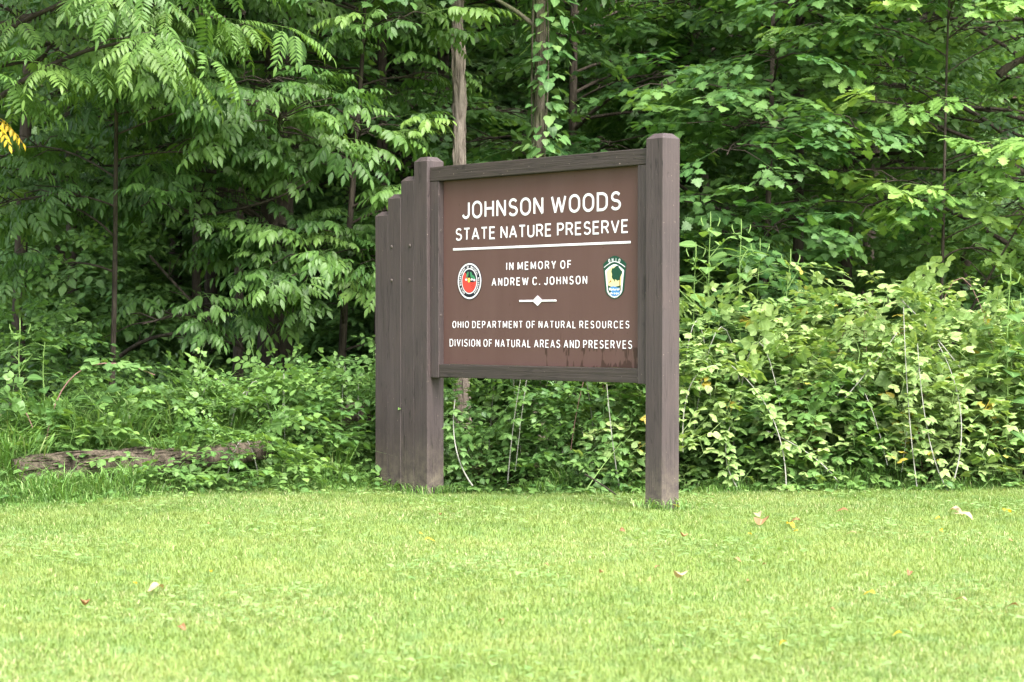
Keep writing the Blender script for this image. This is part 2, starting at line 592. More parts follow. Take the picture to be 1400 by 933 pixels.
def spray_simple(leaf, n, twig, size, yaw=50, flat=.35, pet=.02, branchlets=2, roll=.25, droop=-.15, tipb=0.0):
    """flat spray: twig with side branchlets and single leaves on short stalks"""
    b = Bucket()
    lines = [((0, 0, 0), np.array((1, U(-.1, .1), .05)), twig, n)]
    for k in range(branchlets):
        f = .25 + .55 * (k + .5) / max(1, branchlets)
        s_ = 1 if k % 2 else -1
        lines.append(((twig * f, 0, 0), unit(s_ * R_(yaw), R_(U(-8, 10))), twig * (1 - f) * .8 + .06, max(3, int(n * .55))))
    for p0, d, ln, cnt in lines:
        p0 = np.asarray(p0, float)
        d = d / np.linalg.norm(d)
        tt = np.linspace(0, 1, 4)[:, None]
        path = p0 + d * ln * tt + np.array((0, 0, droop * ln)) * tt ** 2
        b.tube(path, np.linspace(.003, .0012, 4), 3)
        for i in range(cnt):
            f = .2 + .8 * (i + U(0, .5)) / cnt
            p = p0 + d * ln * f + np.array((0, 0, droop * ln)) * f ** 2
            s_ = 1 if i % 2 else -1
            az = math.atan2(d[1], d[0]) + s_ * R_(yaw + U(-18, 18))
            if i == cnt - 1:
                az = math.atan2(d[1], d[0])
            ld = unit(az, R_(U(-32, 8)))
            pp = p + ld * pet
            if pet > .012:
                b.tube([p, pp], [.0012, .001], 3)
            up = np.array((U(-flat, flat), U(-flat, flat), 1))
            b.add(leaf, frames([ld], up, U(-roll, roll), size * U(.72, 1.12)), [pp], U(.05, .95), max(0, f - .75) * 4 * tipb * U(.3, 1))
    return b.tm()


ash_f = lambda: frond(int(U(3, 4.99)), U(.22, .29), LEAF_OVAL, U(.080, .100), U(.16, .42), U(.30, .90), 52)
walnut_f = lambda: frond(int(U(6, 8.99)), U(.36, .48), LEAF_NARROW, U(.088, .105), U(.30, .60), U(.15, .50), 62)
SPR = {}
SPR['ash'] = [spray_of_fronds(ash_f, 3, .42, 55, -3) for _ in range(6)]
SPR['walnut'] = [spray_of_fronds(walnut_f, 2, .34, 50, -8, (.8, 1.1)) for _ in range(6)]
SPR['maple'] = [spray_simple(LEAF_MAPLE, 8, .48, .082, 55, .35, .03, 3, .3, -.12, .6) for _ in range(6)]
SPR['oak'] = [spray_simple(LEAF_OAK, 8, .34, .125, 62, .3, .006, 2, .3, -.05, .7) for _ in range(5)]
SPR['elm'] = [spray_simple(LEAF_WIDE, 10, .50, .078, 58, .3, .004, 3, .25, -.12, .5) for _ in range(6)]
SPR['far'] = [spray_simple(LEAF_FAR, 9, .8, .15, 55, .5, .004, 3, .5, -.15, .4) for _ in range(4)]


def trifoliate(size, leaf=LEAF_ROUND):
    b = Bucket()
    b.tube([(0, 0, 0), (size * .6, 0, .01)], [.0012, .001], 3)
    c_ = (size * .6, 0, .01)
    v = U(.2, .8)
    b.add(leaf, frames([(1, 0, -.15)], (0, 0, 1), U(-.2, .2), size), [c_], v)
    for s_ in (1, -1):
        b.add(leaf, frames([(.35, s_, -.12)], (U(-.2, .2), U(-.2, .2), 1), U(-.25, .25), size * .88), [c_], v + U(-.12, .12))
    return b.tm()


def bramble_spray(leaf, size, n=7, ln=.42, droop=-.35):
    b = Bucket()
    tris = [trifoliate(size, leaf) for _ in range(3)]
    t = np.linspace(0, 1, 5)
    path = np.stack([ln * t, .04 * np.sin(4 * t), droop * ln * t * t], 1)
    b.tube(path, np.linspace(.0028, .0014, 5), 4)
    for i in range(n):
        f = .12 + .88 * (i + U(0, .5)) / n
        s_ = 1 if i % 2 else -1
        p = np.array([np.interp(f, t, path[:, k]) for k in range(3)])
        ld = unit(s_ * R_(U(35, 85)), R_(U(-5, 35)))
        b.add(tris[int(U(0, 3))], frames([ld], (U(-.35, .35), U(-.35, .35), 1), U(-.2, .2), U(.75, 1.15) * (1 - .25 * f)), [p], U(-.3, .3), max(0, f - .7) * 2.2, 'add')
    return b.tm()


SPR['bramble'] = [bramble_spray(LEAF_ROUND, .078, 6) for _ in range(3)] + [bramble_spray(LEAF_WIDE, .088, 6, .42) for _ in range(3)]
SPR['shade'] = [bramble_spray(LEAF_WIDE, .058, 6, .34, -.2) for _ in range(3)] + [spray_simple(LEAF_WIDE, 9, .36, .062, 60, .4, .01, 2, .3, -.2, .5) for _ in range(3)]

# ------------------------------------------------------------------ ground
EDGE_X = np.array([-60, -4.2, -3.1, -2.3, -1.85, -1.2, -.6, 0, .8, 1.8, 3.2, 4.5, 60])
EDGE_Y = np.array([12.0, 12.0, 12.3, 12.95, 13.55, 14.0, 14.15, 13.95, 13.75, 13.65, 13.9, 13.9, 13.9])


def edge(x):
    return np.interp(x, EDGE_X, EDGE_Y)


def sstep(t):
    t = np.clip(t, 0, 1)
    return t * t * (3 - 2 * t)


def gz(x, y):
    x, y = np.asarray(x, float), np.asarray(y, float)
    d = y - edge(x)
    z = .62 * sstep((d - .6) / 9) + 1.3 * sstep((d - 9) / 28)
    z = z + .26 * np.exp(-((x + 2.6) ** 2 / .9 + (y - 14.7) ** 2 / .9)) + .10 * np.exp(-((x - 2.2) ** 2 / 4 + (y - 15) ** 2 / .7))
    z = z + 20 * sstep((y - 52) / 36) + .14 * np.exp(-((x + 2.6) ** 2 / .9 + (y - 14.7) ** 2 / .9))
    z = z + .012 * np.sin(x * 2.1 + 1.3) * np.sin(y * 1.7) - .028 - .030 * sstep((y - 12.6) / 1.2) * np.exp(-((x + .2) / 2.6) ** 2) - .018 * np.exp(-((x + .75) / .6) ** 2 - ((y - 14.0) / .7) ** 2)
    return z


gx = np.concatenate([[-400, -150, -60, -30, -18], np.arange(-12, 12.01, .2), [18, 30, 60, 150, 400]])
gy = np.concatenate([[-400, -150, -60, -20, -6, 0, 2], np.arange(4, 22.01, .15), np.arange(23, 92, 1.5), [110, 200, 400]])
XX, YY = np.meshgrid(gx, gy)
ZZ = gz(XX, YY)
V = np.stack([XX.ravel(), YY.ravel(), ZZ.ravel()], 1)
nx, ny = len(gx), len(gy)
I, J = np.meshgrid(np.arange(nx - 1), np.arange(ny - 1))
a = (J * nx + I).ravel()
Q = np.stack([a, a + 1, a + nx + 1, a + nx], 1)
me = mesh_np('ground', V, Q, np.zeros((0, 3), int), np.zeros((len(V), 4)))
wa = me.attributes.new('wood', 'FLOAT', 'POINT')
wv = sstep((V[:, 1] - edge(V[:, 0]) + .06 * np.sin(V[:, 0] * 9) + .1) / .35)
wa.data.foreach_set('value', wv.astype(np.float32))
me.polygons.foreach_set('use_smooth', np.ones(len(me.polygons), bool))
tag(link_mesh('ground', me, M['ground']), kind='structure')

# ------------------------------------------------------------------ the sign
SIGN_RZ = R_(-49)
SO = (-.5532, 13.831, 0)
sign = tag(empty('park_sign', SO, SIGN_RZ), 'large brown wooden entrance sign on two thick posts with white lettering', 'sign')


def bm_obj(name, bm, mats, parent):
    me_ = bpy.data.meshes.new(name)
    bm.normal_update()
    bm.to_mesh(me_)
    bm.free()
    return link_mesh(name, me_, mats, parent)


def box_bm(x0, x1, y0, y1, z0, z1, bev=.004):
    bm = bmesh.new()
    r = bmesh.ops.create_cube(bm, size=1)
    for v in r['verts']:
        v.co = Vector(((x0 + x1) / 2 + v.co.x * (x1 - x0), (y0 + y1) / 2 + v.co.y * (y1 - y0), (z0 + z1) / 2 + v.co.z * (z1 - z0)))
    if bev:
        bmesh.ops.bevel(bm, geom=list(bm.edges), offset=bev, segments=2, profile=.5, affect='EDGES')
    return bm


def post_bm(x0, x1, y0, y1, h, ch=.03, lean=0.0):
    """square post, chamfered top, slightly eased arrises, subdivided and gently uneven"""
    bm = bmesh.new()
    rings = []
    zs = list(np.linspace(-.16, h - ch, 9)) + [h]
    e = .0035
    for i, z in enumerate(zs):
        ins = ch if i == len(zs) - 1 else 0
        w = random.uniform(-.0012, .0012)
        dx = lean * z
        a0, a1, b0, b1 = x0 + ins + w + dx, x1 - ins + w + dx, y0 + ins, y1 - ins
        pts = [(a0 + e, b0), (a1 - e, b0), (a1, b0 + e), (a1, b1 - e), (a1 - e, b1), (a0 + e, b1), (a0, b1 - e), (a0, b0 + e)]
        rings.append([bm.verts.new((px, py, z)) for px, py in pts])
    for r0, r1 in zip(rings, rings[1:]):
        for j in range(8):
            k = (j + 1) % 8
            bm.faces.new((r0[j], r0[k], r1[k], r1[j]))
    bm.faces.new(rings[-1])
    bm.faces.new(list(reversed(rings[0])))
    return bm


G = .0006
bm_obj('post', post_bm(-.14 + G, 0, 0, .14, 2.142), M['post_paint'], sign)
bm_obj('post', post_bm(2.02, 2.16, 0, .14, 2.150, lean=.0030), M['post_paint'], sign)
for k, (h, y0) in enumerate(((2.022, .0010), (1.912, -.0006), (1.802, .0012))):
    bm_obj('stepped_post', post_bm(-.14 * (k + 2) + G, -.14 * (k + 1) - G, y0, .14 + y0, h), M['post_paint'], sign)
bm_obj('top_rail', box_bm(.001, 2.0215, .022, .112, 1.978, 2.071), M['rail_paint'], sign)
bm_obj('bottom_rail', box_bm(.0885, 1.929, .028, .108, .703, .788), M['rail_paint'], sign)
bm_obj('stile', box_bm(.001, .0865, .025, .110, .699, 1.9765), M['post_paint'], sign)
bm_obj('stile', box_bm(1.931, 2.0205, .025, .110, .699, 1.9765), M['post_paint'], sign)
panel = bm_obj('sign_panel', box_bm(.0885, 1.929, .067, .088, .7895, 1.9765, 0), M['board'], sign)
# backing frame behind the panel
bm_obj('back_cleat', box_bm(.10, 1.92, .0895, .108, 1.33, 1.42, .003), M['rail_paint'], sign)


def disc_bm(cx, cz, r, y, dirn='front', depth=.01, seg=14):
    """a low dome bolt head on a face"""
    bm = bmesh.new()
    rings = []
    for i, (rr, dd) in enumerate(((1, 0), (.95, .35), (.7, .75), (.35, .95))):
        ring = []
        for j in range(seg):
            a_ = 2 * math.pi * j / seg
            u_, w_ = r * rr * math.cos(a_), r * rr * math.sin(a_)
            if dirn == 'front':
                ring.append(bm.verts.new((cx + u_, y - depth * dd, cz + w_)))
            else:
                ring.append(bm.verts.new((y + depth * dd, cx + u_, cz + w_)))
        rings.append(ring)
    for r0, r1 in zip(rings, rings[1:]):
        for j in range(seg):
            k_ = (j + 1) % seg
            bm.faces.new((r0[j], r0[k_], r1[k_], r1[j]))
    bm.faces.new(rings[-1])
    bmesh.ops.recalc_face_normals(bm, faces=bm.faces)
    return bm


for bx_, bz_ in ((-.376, 1.563), (-.180, 1.565), (-.375, 1.339), (-.185, 1.339)):
    bm_obj('bolt', disc_bm(bx_, bz_, .012, -.001, 'front', .008), M['bolt_metal'], sign)
for bz_ in (1.655, 1.105):
    bm_obj('screw_plug', disc_bm(.048, bz_, .010, .0865, 'side', .003), M['bolt_metal'], sign)
bm_obj('screw_plug', disc_bm(2.004, 1.23, .009, .0245, 'front', .003), M['bolt_metal'], sign)


def arc(cx, cy, rx, ry, a0, a1, n=12):
    return [(cx + rx * math.cos(R_(a0 + (a1 - a0) * i / n)), cy + ry * math.sin(R_(a0 + (a1 - a0) * i / n))) for i in range(n + 1)]


# plain sign painter's capitals as strokes in a cell one unit high: glyph -> (width, [(points, closed)])
GLY = {
    'A': (.62, [([(0, 0), (.31, 1), (.62, 0)], 0), ([(.12, .30), (.50, .30)], 0)]),
    'C': (.58, [(arc(.30, .66, .30, .34, 28, 180, 9) + arc(.30, .34, .30, .34, 180, 332, 9), 0)]),
    'D': (.56, [([(0, 0), (0, 1), (.24, 1)] + arc(.24, .66, .32, .34, 80, 0, 6) + arc(.24, .34, .32, .34, 0, -80, 6) + [(.24, 0)], 1)]),
    'E': (.46, [([(.46, 1), (0, 1), (0, 0), (.46, 0)], 0), ([(.0, .53), (.41, .53)], 0)]),
    'F': (.44, [([(.44, 1), (0, 1), (0, 0)], 0), ([(.0, .52), (.39, .52)], 0)]),
    'H': (.54, [([(0, 0), (0, 1)], 0), ([(.54, 0), (.54, 1)], 0), ([(0, .53), (.54, .53)], 0)]),
    'I': (.0, [([(0, 0), (0, 1)], 0)]),
    'J': (.42, [([(.42, 1), (.42, .26)] + arc(.21, .24, .21, .24, 0, -170, 9), 0)]),
    'L': (.42, [([(0, 1), (0, 0), (.42, 0)], 0)]),
    'M': (.68, [([(0, 0), (0, 1), (.34, .14), (.68, 1), (.68, 0)], 0)]),
    'N': (.54, [([(0, 0), (0, 1), (.54, 0), (.54, 1)], 0)]),
    'O': (.60, [(arc(.30, .64, .30, .36, 0, 180, 12) + arc(.30, .36, .30, .36, 180, 360, 12), 1)]),
    'P': (.50, [([(0, 0), (0, 1), (.27, 1)] + arc(.27, .73, .23, .27, 80, -80, 9) + [(.27, .46), (.0, .46)], 0)]),
    'R': (.53, [([(0, 0), (0, 1), (.28, 1)] + arc(.28, .745, .23, .255, 80, -80, 9) + [(.28, .49), (.0, .49)], 0), ([(.29, .49), (.53, 0)], 0)]),
    'S': (.52, [(arc(.27, .74, .235, .26, 28, 180, 9) + arc(.27, .74, .235, .22, 190, 250, 4) + arc(.26, .27, .255, .24, 62, 0, 5) + arc(.26, .26, .26, .26, 0, -155, 10), 0)]),
    'T': (.52, [([(0, 1), (.52, 1)], 0), ([(.26, 1), (.26, 0)], 0)]),
    'U': (.52, [([(0, 1), (0, .28)] + arc(.26, .27, .26, .27, 180, 360, 12) + [(.52, .28), (.52, 1)], 0)]),
    'V': (.60, [([(0, 1), (.30, 0), (.60, 1)], 0)]),
    'W': (.88, [([(0, 1), (.22, 0), (.44, .92), (.66, 0), (.88, 1)], 0)]),
    'Y': (.56, [([(0, 1), (.28, .42), (.56, 1)], 0), ([(.28, .44), (.28, 0)], 0)]),
    '.': (.0, [([(0, -.02), (0, .12)], 0)]),
    'a': (.40, [(arc(.20, .27, .20, .27, 0, 360, 12)[:-1], 1), ([(.40, .58), (.40, 0)], 0)]),
    'l': (.0, [([(0, 0), (0, 1)], 0)]),
    'r': (.24, [([(0, 0), (0, .58)], 0), ([(0, .38), (.08, .52), (.24, .56)], 0)]),
    't': (.26, [([(.12, .85), (.12, .08), (.26, 0)], 0), ([(0, .58), (.26, .58)], 0)]),
    'u': (.36, [([(0, .58), (0, .2)] + arc(.18, .19, .18, .19, 180, 360, 8) + [(.36, .58)], 0), ([(.36, .58), (.36, 0)], 0)]),
    'e': (.38, [([(.0, .31), (.38, .31)] + arc(.19, .29, .19, .28, 5, 320, 10), 0)]),
    's': (.30, [(arc(.15, .43, .14, .14, 40, 250, 6) + arc(.15, .14, .15, .14, 60, -150, 6), 0)]),
}


def ribbon(pts, closed, hw):
    """outline points either side of a polyline, mitred"""
    P = np.array(pts, float)
    keep_ = [0] + [i for i in range(1, len(P)) if np.hypot(*(P[i] - P[i - 1])) > 1e-5]
    P = P[keep_]
    if closed and np.hypot(*(P[0] - P[-1])) < 1e-5:
        P = P[:-1]
    n = len(P)
    Lf, Rt = [], []
    for i in range(n):
        a_ = P[i] - P[i - 1] if (i > 0 or closed) else P[1] - P[0]
        b_ = P[(i + 1) % n] - P[i] if (i < n - 1 or closed) else P[-1] - P[-2]
        a_, b_ = a_ / np.hypot(*a_), b_ / np.hypot(*b_)
        na, nb = np.array((-a_[1], a_[0])), np.array((-b_[1], b_[0]))
        m_ = na + nb
        l_ = np.hypot(*m_)
        m_ = m_ / l_ if l_ > 1e-4 else na
        k_ = min(1.42, 1 / max(.2, float(np.dot(m_, na))))
        k_ = 1.0 if k_ >= 1.42 else k_
        Lf.append(P[i] + m_ * hw * k_)
        Rt.append(P[i] - m_ * hw * k_)
    return np.array(Lf), np.array(Rt)


def split_sharp(pts, closed):
    out_, cur = [], [pts[0]]
    for i in range(1, len(pts)):
        cur.append(pts[i])
        if i < len(pts) - 1:
            a_ = np.subtract(pts[i], pts[i - 1])
            b_ = np.subtract(pts[i + 1], pts[i])
            if np.dot(a_, b_) < -.15 * np.hypot(*a_) * np.hypot(*b_):
                out_.append((cur, 0))
                cur = [pts[i]]
    out_.append((cur, closed and not out_))
    return out_


def stroke_text(txt, x0, x1, z0, z1, hw, y, depth, track=.30):
    """raised letters filling x0..x1, z0..z1: every stroke a mitred bar, each a hair proud of the last"""
    cap = (z1 - z0) - 2 * hw
    cur, items, word = 0.0, [], 0
    wd = 2 * hw / cap
    for chh in txt:
        if chh == ' ':
            cur += .34
            word += 1
            continue
        w_, strokes = GLY[chh]
        items.append((cur, strokes, word))
        cur += w_ + wd + track * .45
    tot = cur - wd - track * .45
    sx_ = ((x1 - x0) - 2 * hw) / tot if tot > 1e-6 else 0
    words = [([], []) for _ in range(word + 1)]
    q = 0
    for off, strokes, wi in items:
        Vv, Ff = words[wi]
        for pts, closed in strokes:
          full = [(x0 + hw + (off + a_) * sx_, z0 + hw + b_ * cap) for a_, b_ in pts]
          for pp, closed in split_sharp(full, closed):
            Lf, Rt = ribbon(pp, closed, hw)
            yf = y - depth - .00006 * (q % 5)
            q += 1
            i0_ = len(Vv)
            n = len(Lf)
            for a_, b_ in zip(Lf, Rt):
                Vv += [(a_[0], yf, a_[1]), (b_[0], yf, b_[1]), (a_[0], y, a_[1]), (b_[0], y, b_[1])]
            for i in range(n if closed else n - 1):
                a_, b_ = i0_ + 4 * i, i0_ + 4 * ((i + 1) % n)
                Ff += [(a_, a_ + 1, b_ + 1, b_), (a_, b_, b_ + 2, a_ + 2), (a_ + 1, a_ + 3, b_ + 3, b_ + 1)]
            if not closed:
                e_ = i0_ + 4 * (n - 1)
                Ff += [(i0_, i0_ + 2, i0_ + 3, i0_ + 1), (e_, e_ + 1, e_ + 3, e_ + 2)]
    return words


def letter_obj(name, s, x0, x1, z0, z1, parent, mat, hw=.009, depth=.0014, track=.30, y=.0666):
    for Vv, Ff in stroke_text(s, x0, x1, z0, z1, hw, y, depth, track):
        me_ = bpy.data.meshes.new(name)
        me_.from_pydata(Vv, [], Ff)
        me_.update()
        link_mesh(name, me_, mat, parent)


W = M['white_letter']
letter_obj('lettering', 'JOHNSON WOODS', .2793, 1.7488, 1.7235, 1.836, panel, W, .0079)
letter_obj('lettering', 'STATE NATURE PRESERVE', .2119, 1.8115, 1.586, 1.667, panel, W, .0054)
letter_obj('lettering', 'IN MEMORY OF', .7129, 1.3147, 1.386, 1.4368, panel, W, .0034, track=.7)
letter_obj('lettering', 'ANDREW C. JOHNSON', .5719, 1.4565, 1.2888, 1.3405, panel, W, .0034, track=.7)
letter_obj('lettering', 'OHIO DEPARTMENT OF NATURAL RESOURCES', .1806, 1.8208, 1.0228, 1.068, panel, W, .0026, track=.7)
letter_obj('lettering', 'DIVISION OF NATURAL AREAS AND PRESERVES', .1514, 1.8442, .9028, .9518, panel, W, .0027, track=.62)
bm_obj('divider_line', box_bm(.186, 1.832, .0648, .0666, 1.5238, 1.5378, .0008), W, panel)
bm = box_bm(.8386, 1.1811, .0632, .0666, 1.187, 1.198, .001)
dv = [bm.verts.new((1.0107 + .047 * a_, .062, 1.1925 + .031 * b_)) for a_, b_ in ((0, -1), (1, 0), (0, 1), (-1, 0))]
dv2 = [bm.verts.new((v.co.x, .0666, v.co.z)) for v in dv]
bm.faces.new(dv)
for j in range(4):
    k = (j + 1) % 4
    bm.faces.new((dv[j], dv2[j], dv2[k], dv[k]))
bmesh.ops.recalc_face_normals(bm, faces=bm.faces)
bm_obj('diamond_ornament', bm, W, panel)


class Layers:
    """a flat painted emblem: filled outlines stacked in thin layers, one mesh, a material for each colour"""
    def __init__(s):
        s.V, s.F, s.MI, s.mats = [], [], [], []

    def slot(s, name):
        if name not in s.mats:
            s.mats.append(name)
        return s.mats.index(name)

    def poly(s, pts, level, mat, thick=None):
        y1 = .0666 - .0022 - .0005 * level
        y0 = .0666 if thick is None else .0666 - thick
        i0 = len(s.V)
        n = len(pts)
        s.V += [(px, y1, pz) for px, pz in pts] + [(px, y0, pz) for px, pz in pts]
        mi = s.slot(mat)
        s.F.append(tuple(range(i0, i0 + n)))
        s.MI.append(mi)
        for j in range(n):
            k_ = (j + 1) % n
            s.F.append((i0 + j, i0 + n + j, i0 + n + k_, i0 + k_))
            s.MI.append(mi)

    def build(s, name, parent):
        me_ = bpy.data.meshes.new(name)
        me_.from_pydata(s.V, [], s.F)
        for mname in s.mats:
            me_.materials.append(M[mname])
        me_.polygons.foreach_set('material_index', s.MI)
        bm_ = bmesh.new()
        bm_.from_mesh(me_)
        bmesh.ops.recalc_face_normals(bm_, faces=bm_.faces)
        bmesh.ops.triangulate(bm_, faces=[f for f in bm_.faces if len(f.verts) > 4])
        bm_.to_mesh(me_)
        bm_.free()
        o = bpy.data.objects.new(name, me_)
        COL.objects.link(o)
        o.parent = parent
        return o


def ell(cx, cz, rx, rz, n=48, rot=0.0):
    out_ = []
    for j in range(n):
        a_ = 2 * math.pi * j / n
        u_, w_ = rx * math.cos(a_), rz * math.sin(a_)
        out_.append((cx + u_ * math.cos(rot) - w_ * math.sin(rot), cz + u_ * math.sin(rot) + w_ * math.cos(rot)))
    return out_


def arc_text(name, s, cx, cz, r, a0, a1, h, parent, mat, level, hw):
    """letters set round an arc (angles in degrees), one line of writing"""
    n = len(s)
    words = [([], [])]
    for i, chh in enumerate(s):
        if chh == ' ':
            words.append(([], []))
            continue
        Vv, Ff = words[-1]
        ang = R_(a0 + (a1 - a0) * (i + .5) / n)
        w_ = (GLY[chh][0] * .8) * h + 2 * hw
        y = .0666 - .0022 - .0005 * level
        vv, ff = stroke_text(chh, -w_ / 2, w_ / 2, 0, h, hw, y, .0006)[0]
        i0_ = len(Vv)
        ox, oz = math.cos(ang), math.sin(ang)
        tx, tz = oz, -ox
        for vx, vy, vz in vv:
            Vv.append((cx + ox * (r + vz) + tx * vx, vy, cz + oz * (r + vz) + tz * vx))
        Ff += [tuple(i0_ + q for q in p) for p in ff]
    for Vv, Ff in words:
        me_ = bpy.data.meshes.new(name)
        me_.from_pydata(Vv, [], Ff)
        me_.update()
        link_mesh(name, me_, mat, parent)


# round seal, left
cx, cz = .3535, 1.324
L_ = Layers()
L_.poly(ell(cx, cz, .121, .119, 64), 0, 'seal_black')
L_.poly(ell(cx, cz, .117, .115, 64), 1, 'seal_white')
L_.poly(ell(cx, cz, .106, .104, 64), 2, 'seal_black')
L_.poly(ell(cx, cz, .078, .083, 64), 3, 'seal_white')
L_.poly(ell(cx, cz, .071, .076, 64), 4, 'seal_black')
red = []
for j in range(40):
    a_ = math.pi * .72 + (2 * math.pi - math.pi * .70) * j / 39
    red.append((cx + .069 * math.cos(a_), cz + .074 * math.sin(a_)))
red += [(cx + .060, cz - .004), (cx + .03, cz - .008), (cx + .004, cz - .006), (cx - .012, cz + .016), (cx - .030, cz + .044)]
L_.poly(red, 5, 'seal_red')
for dx_, dz_, ro in ((-.018, .040, -.55), (.020, .038, .35), (.046, .020, .9)):
    L_.poly(ell(cx + dx_, cz + dz_, .009, .022, 18, ro * .8), 6, 'seal_green')
L_.poly(ell(cx - .002, cz + .006, .012, .015, 18), 7, 'seal_yellow')
for dx_, dz_ in ((-.030, .010), (.026, .010), (.052, .006)):
    L_.poly(ell(cx + dx_, cz + dz_, .010, .007, 16), 7, 'seal_white')
for k in range(4):
    x_, z_ = cx + .012 + .004 * k, cz - .020 - .012 * k
    L_.poly([(x_, z_), (x_ + .036 - .004 * k, z_ + .010), (x_ + .036 - .004 * k, z_ + .013), (x_, z_ + .0035)], 6, 'seal_dark_red')
seal = L_.build('round_emblem', sign)
arc_text('lettering', 'OHIO DEPARTMENT OF NATURAL RESOURCES', cx, cz, .0845, 240, -60, .0145, seal, M['seal_white'], 3, .0014)

# shield badge, right
cx, zt, zb, hw = 1.697, 1.4545, 1.198, .0985


def shield(sc, dz=0.0, top=True):
    pts = []
    zc = (zt + zb) / 2 + dz
    P_ = [(-1, .62)] + [(-1 + 2 * i / 12, .62 + .38 * (1 - (abs(-1 + 2 * i / 12)) ** 1.6)) for i in range(1, 12)] + [(1, .62)]
    P_ += [(.80, -.62), (.62, -.80), (.30, -.95), (0, -1), (-.30, -.95), (-.62, -.80), (-.80, -.62)]
    for px_, pz_ in P_:
        pts.append((cx + px_ * hw * sc[0], zc + pz_ * (zt - zb) / 2 * sc[1]))
    return pts


L_ = Layers()
L_.poly(shield((1, 1)), 0, 'badge_green')
L_.poly(shield((.82, .78), -.022), 1, 'seal_white')
L_.poly(shield((.68, .70), -.022), 2, 'badge_cream')
# white band under the heading
band = []
for i in range(13):
    q = -1 + 2 * i / 12
    band.append((cx + q * hw * .90, zt - .066 + .034 * (1 - abs(q) ** 1.6)))
for i in range(12, -1, -1):
    q = -1 + 2 * i / 12
    band.append((cx + q * hw * .90, zt - .071 + .034 * (1 - abs(q) ** 1.6)))
L_.poly(band, 3, 'seal_white')
tree = []
for j in range(26):
    a_ = 2 * math.pi * j / 26
    rr = 1 + .12 * math.sin(5 * a_ + 1) + .05 * math.sin(11 * a_)
    tree.append((cx + .018 + .044 * rr * math.cos(a_), 1.350 + .042 * rr * math.sin(a_)))
L_.poly(tree, 4, 'badge_green')
L_.poly([(cx + .044, 1.345), (cx + .052, 1.345), (cx + .050, 1.268), (cx + .042, 1.268)], 3, 'badge_brown')
L_.poly([(cx + .000, 1.33), (cx + .006, 1.33), (cx + .004, 1.302), (cx - .001, 1.302)], 5, 'badge_green')
L_.poly([(cx + .022, 1.33), (cx + .029, 1.33), (cx + .027, 1.304), (cx + .023, 1.304)], 5, 'badge_green')
L_.poly([(cx - .050, 1.292), (cx - .036, 1.305), (cx - .026, 1.318), (cx - .030, 1.306), (cx - .024, 1.300), (cx - .034, 1.298)], 4, 'badge_brown')
bot = [p_ for p_ in shield((.68, .70), -.022) if p_[1] < 1.275]
bot = sorted(bot, key=lambda p_: math.atan2(p_[1] - 1.275, p_[0] - cx))
L_.poly([(cx + .054, 1.278), (cx + .03, 1.274), (cx, 1.270), (cx - .03, 1.272), (cx - .057, 1.280)] + bot, 3, 'badge_green')
L_.poly([(cx - .034, 1.268), (cx - .012, 1.274), (cx + .014, 1.270), (cx + .038, 1.262), (cx + .045, 1.245), (cx + .046, 1.226), (cx + .024, 1.217), (cx, 1.214),
         (cx - .022, 1.218), (cx - .036, 1.232), (cx - .026, 1.244), (cx - .040, 1.254)], 4, 'badge_blue')
badge = L_.build('shield_emblem', sign)
arc_text('lettering', 'OHIO', cx, zt - .19, .155, 90 + 20, 90 - 20, .022, badge, W, 4, .0017)
letter_obj('lettering', 'Natural', cx - .044, cx + .044, 1.247, 1.266, badge, W, .0021, .0008, y=.0666 - .0046)
letter_obj('lettering', 'Areas', cx - .034, cx + .038, 1.224, 1.241, badge, W, .0021, .0008, y=.0666 - .0046)

# ------------------------------------------------------------------ trees
def trunk_path(base, h, lean, wob=.05, n=14, seed=0):
    t = np.linspace(0, 1, n)
    r = np.random.default_rng(seed)
    k1, k2 = r.uniform(0, 6, 2)
    x = base[0] + lean[0] * t + wob * np.sin(t * 5 + k1) * t
    y = base[1] + lean[1] * t + wob * np.sin(t * 4 + k2) * t
    z = base[2] - .08 + (h + .08) * t
    return np.stack([x, y, z], 1)


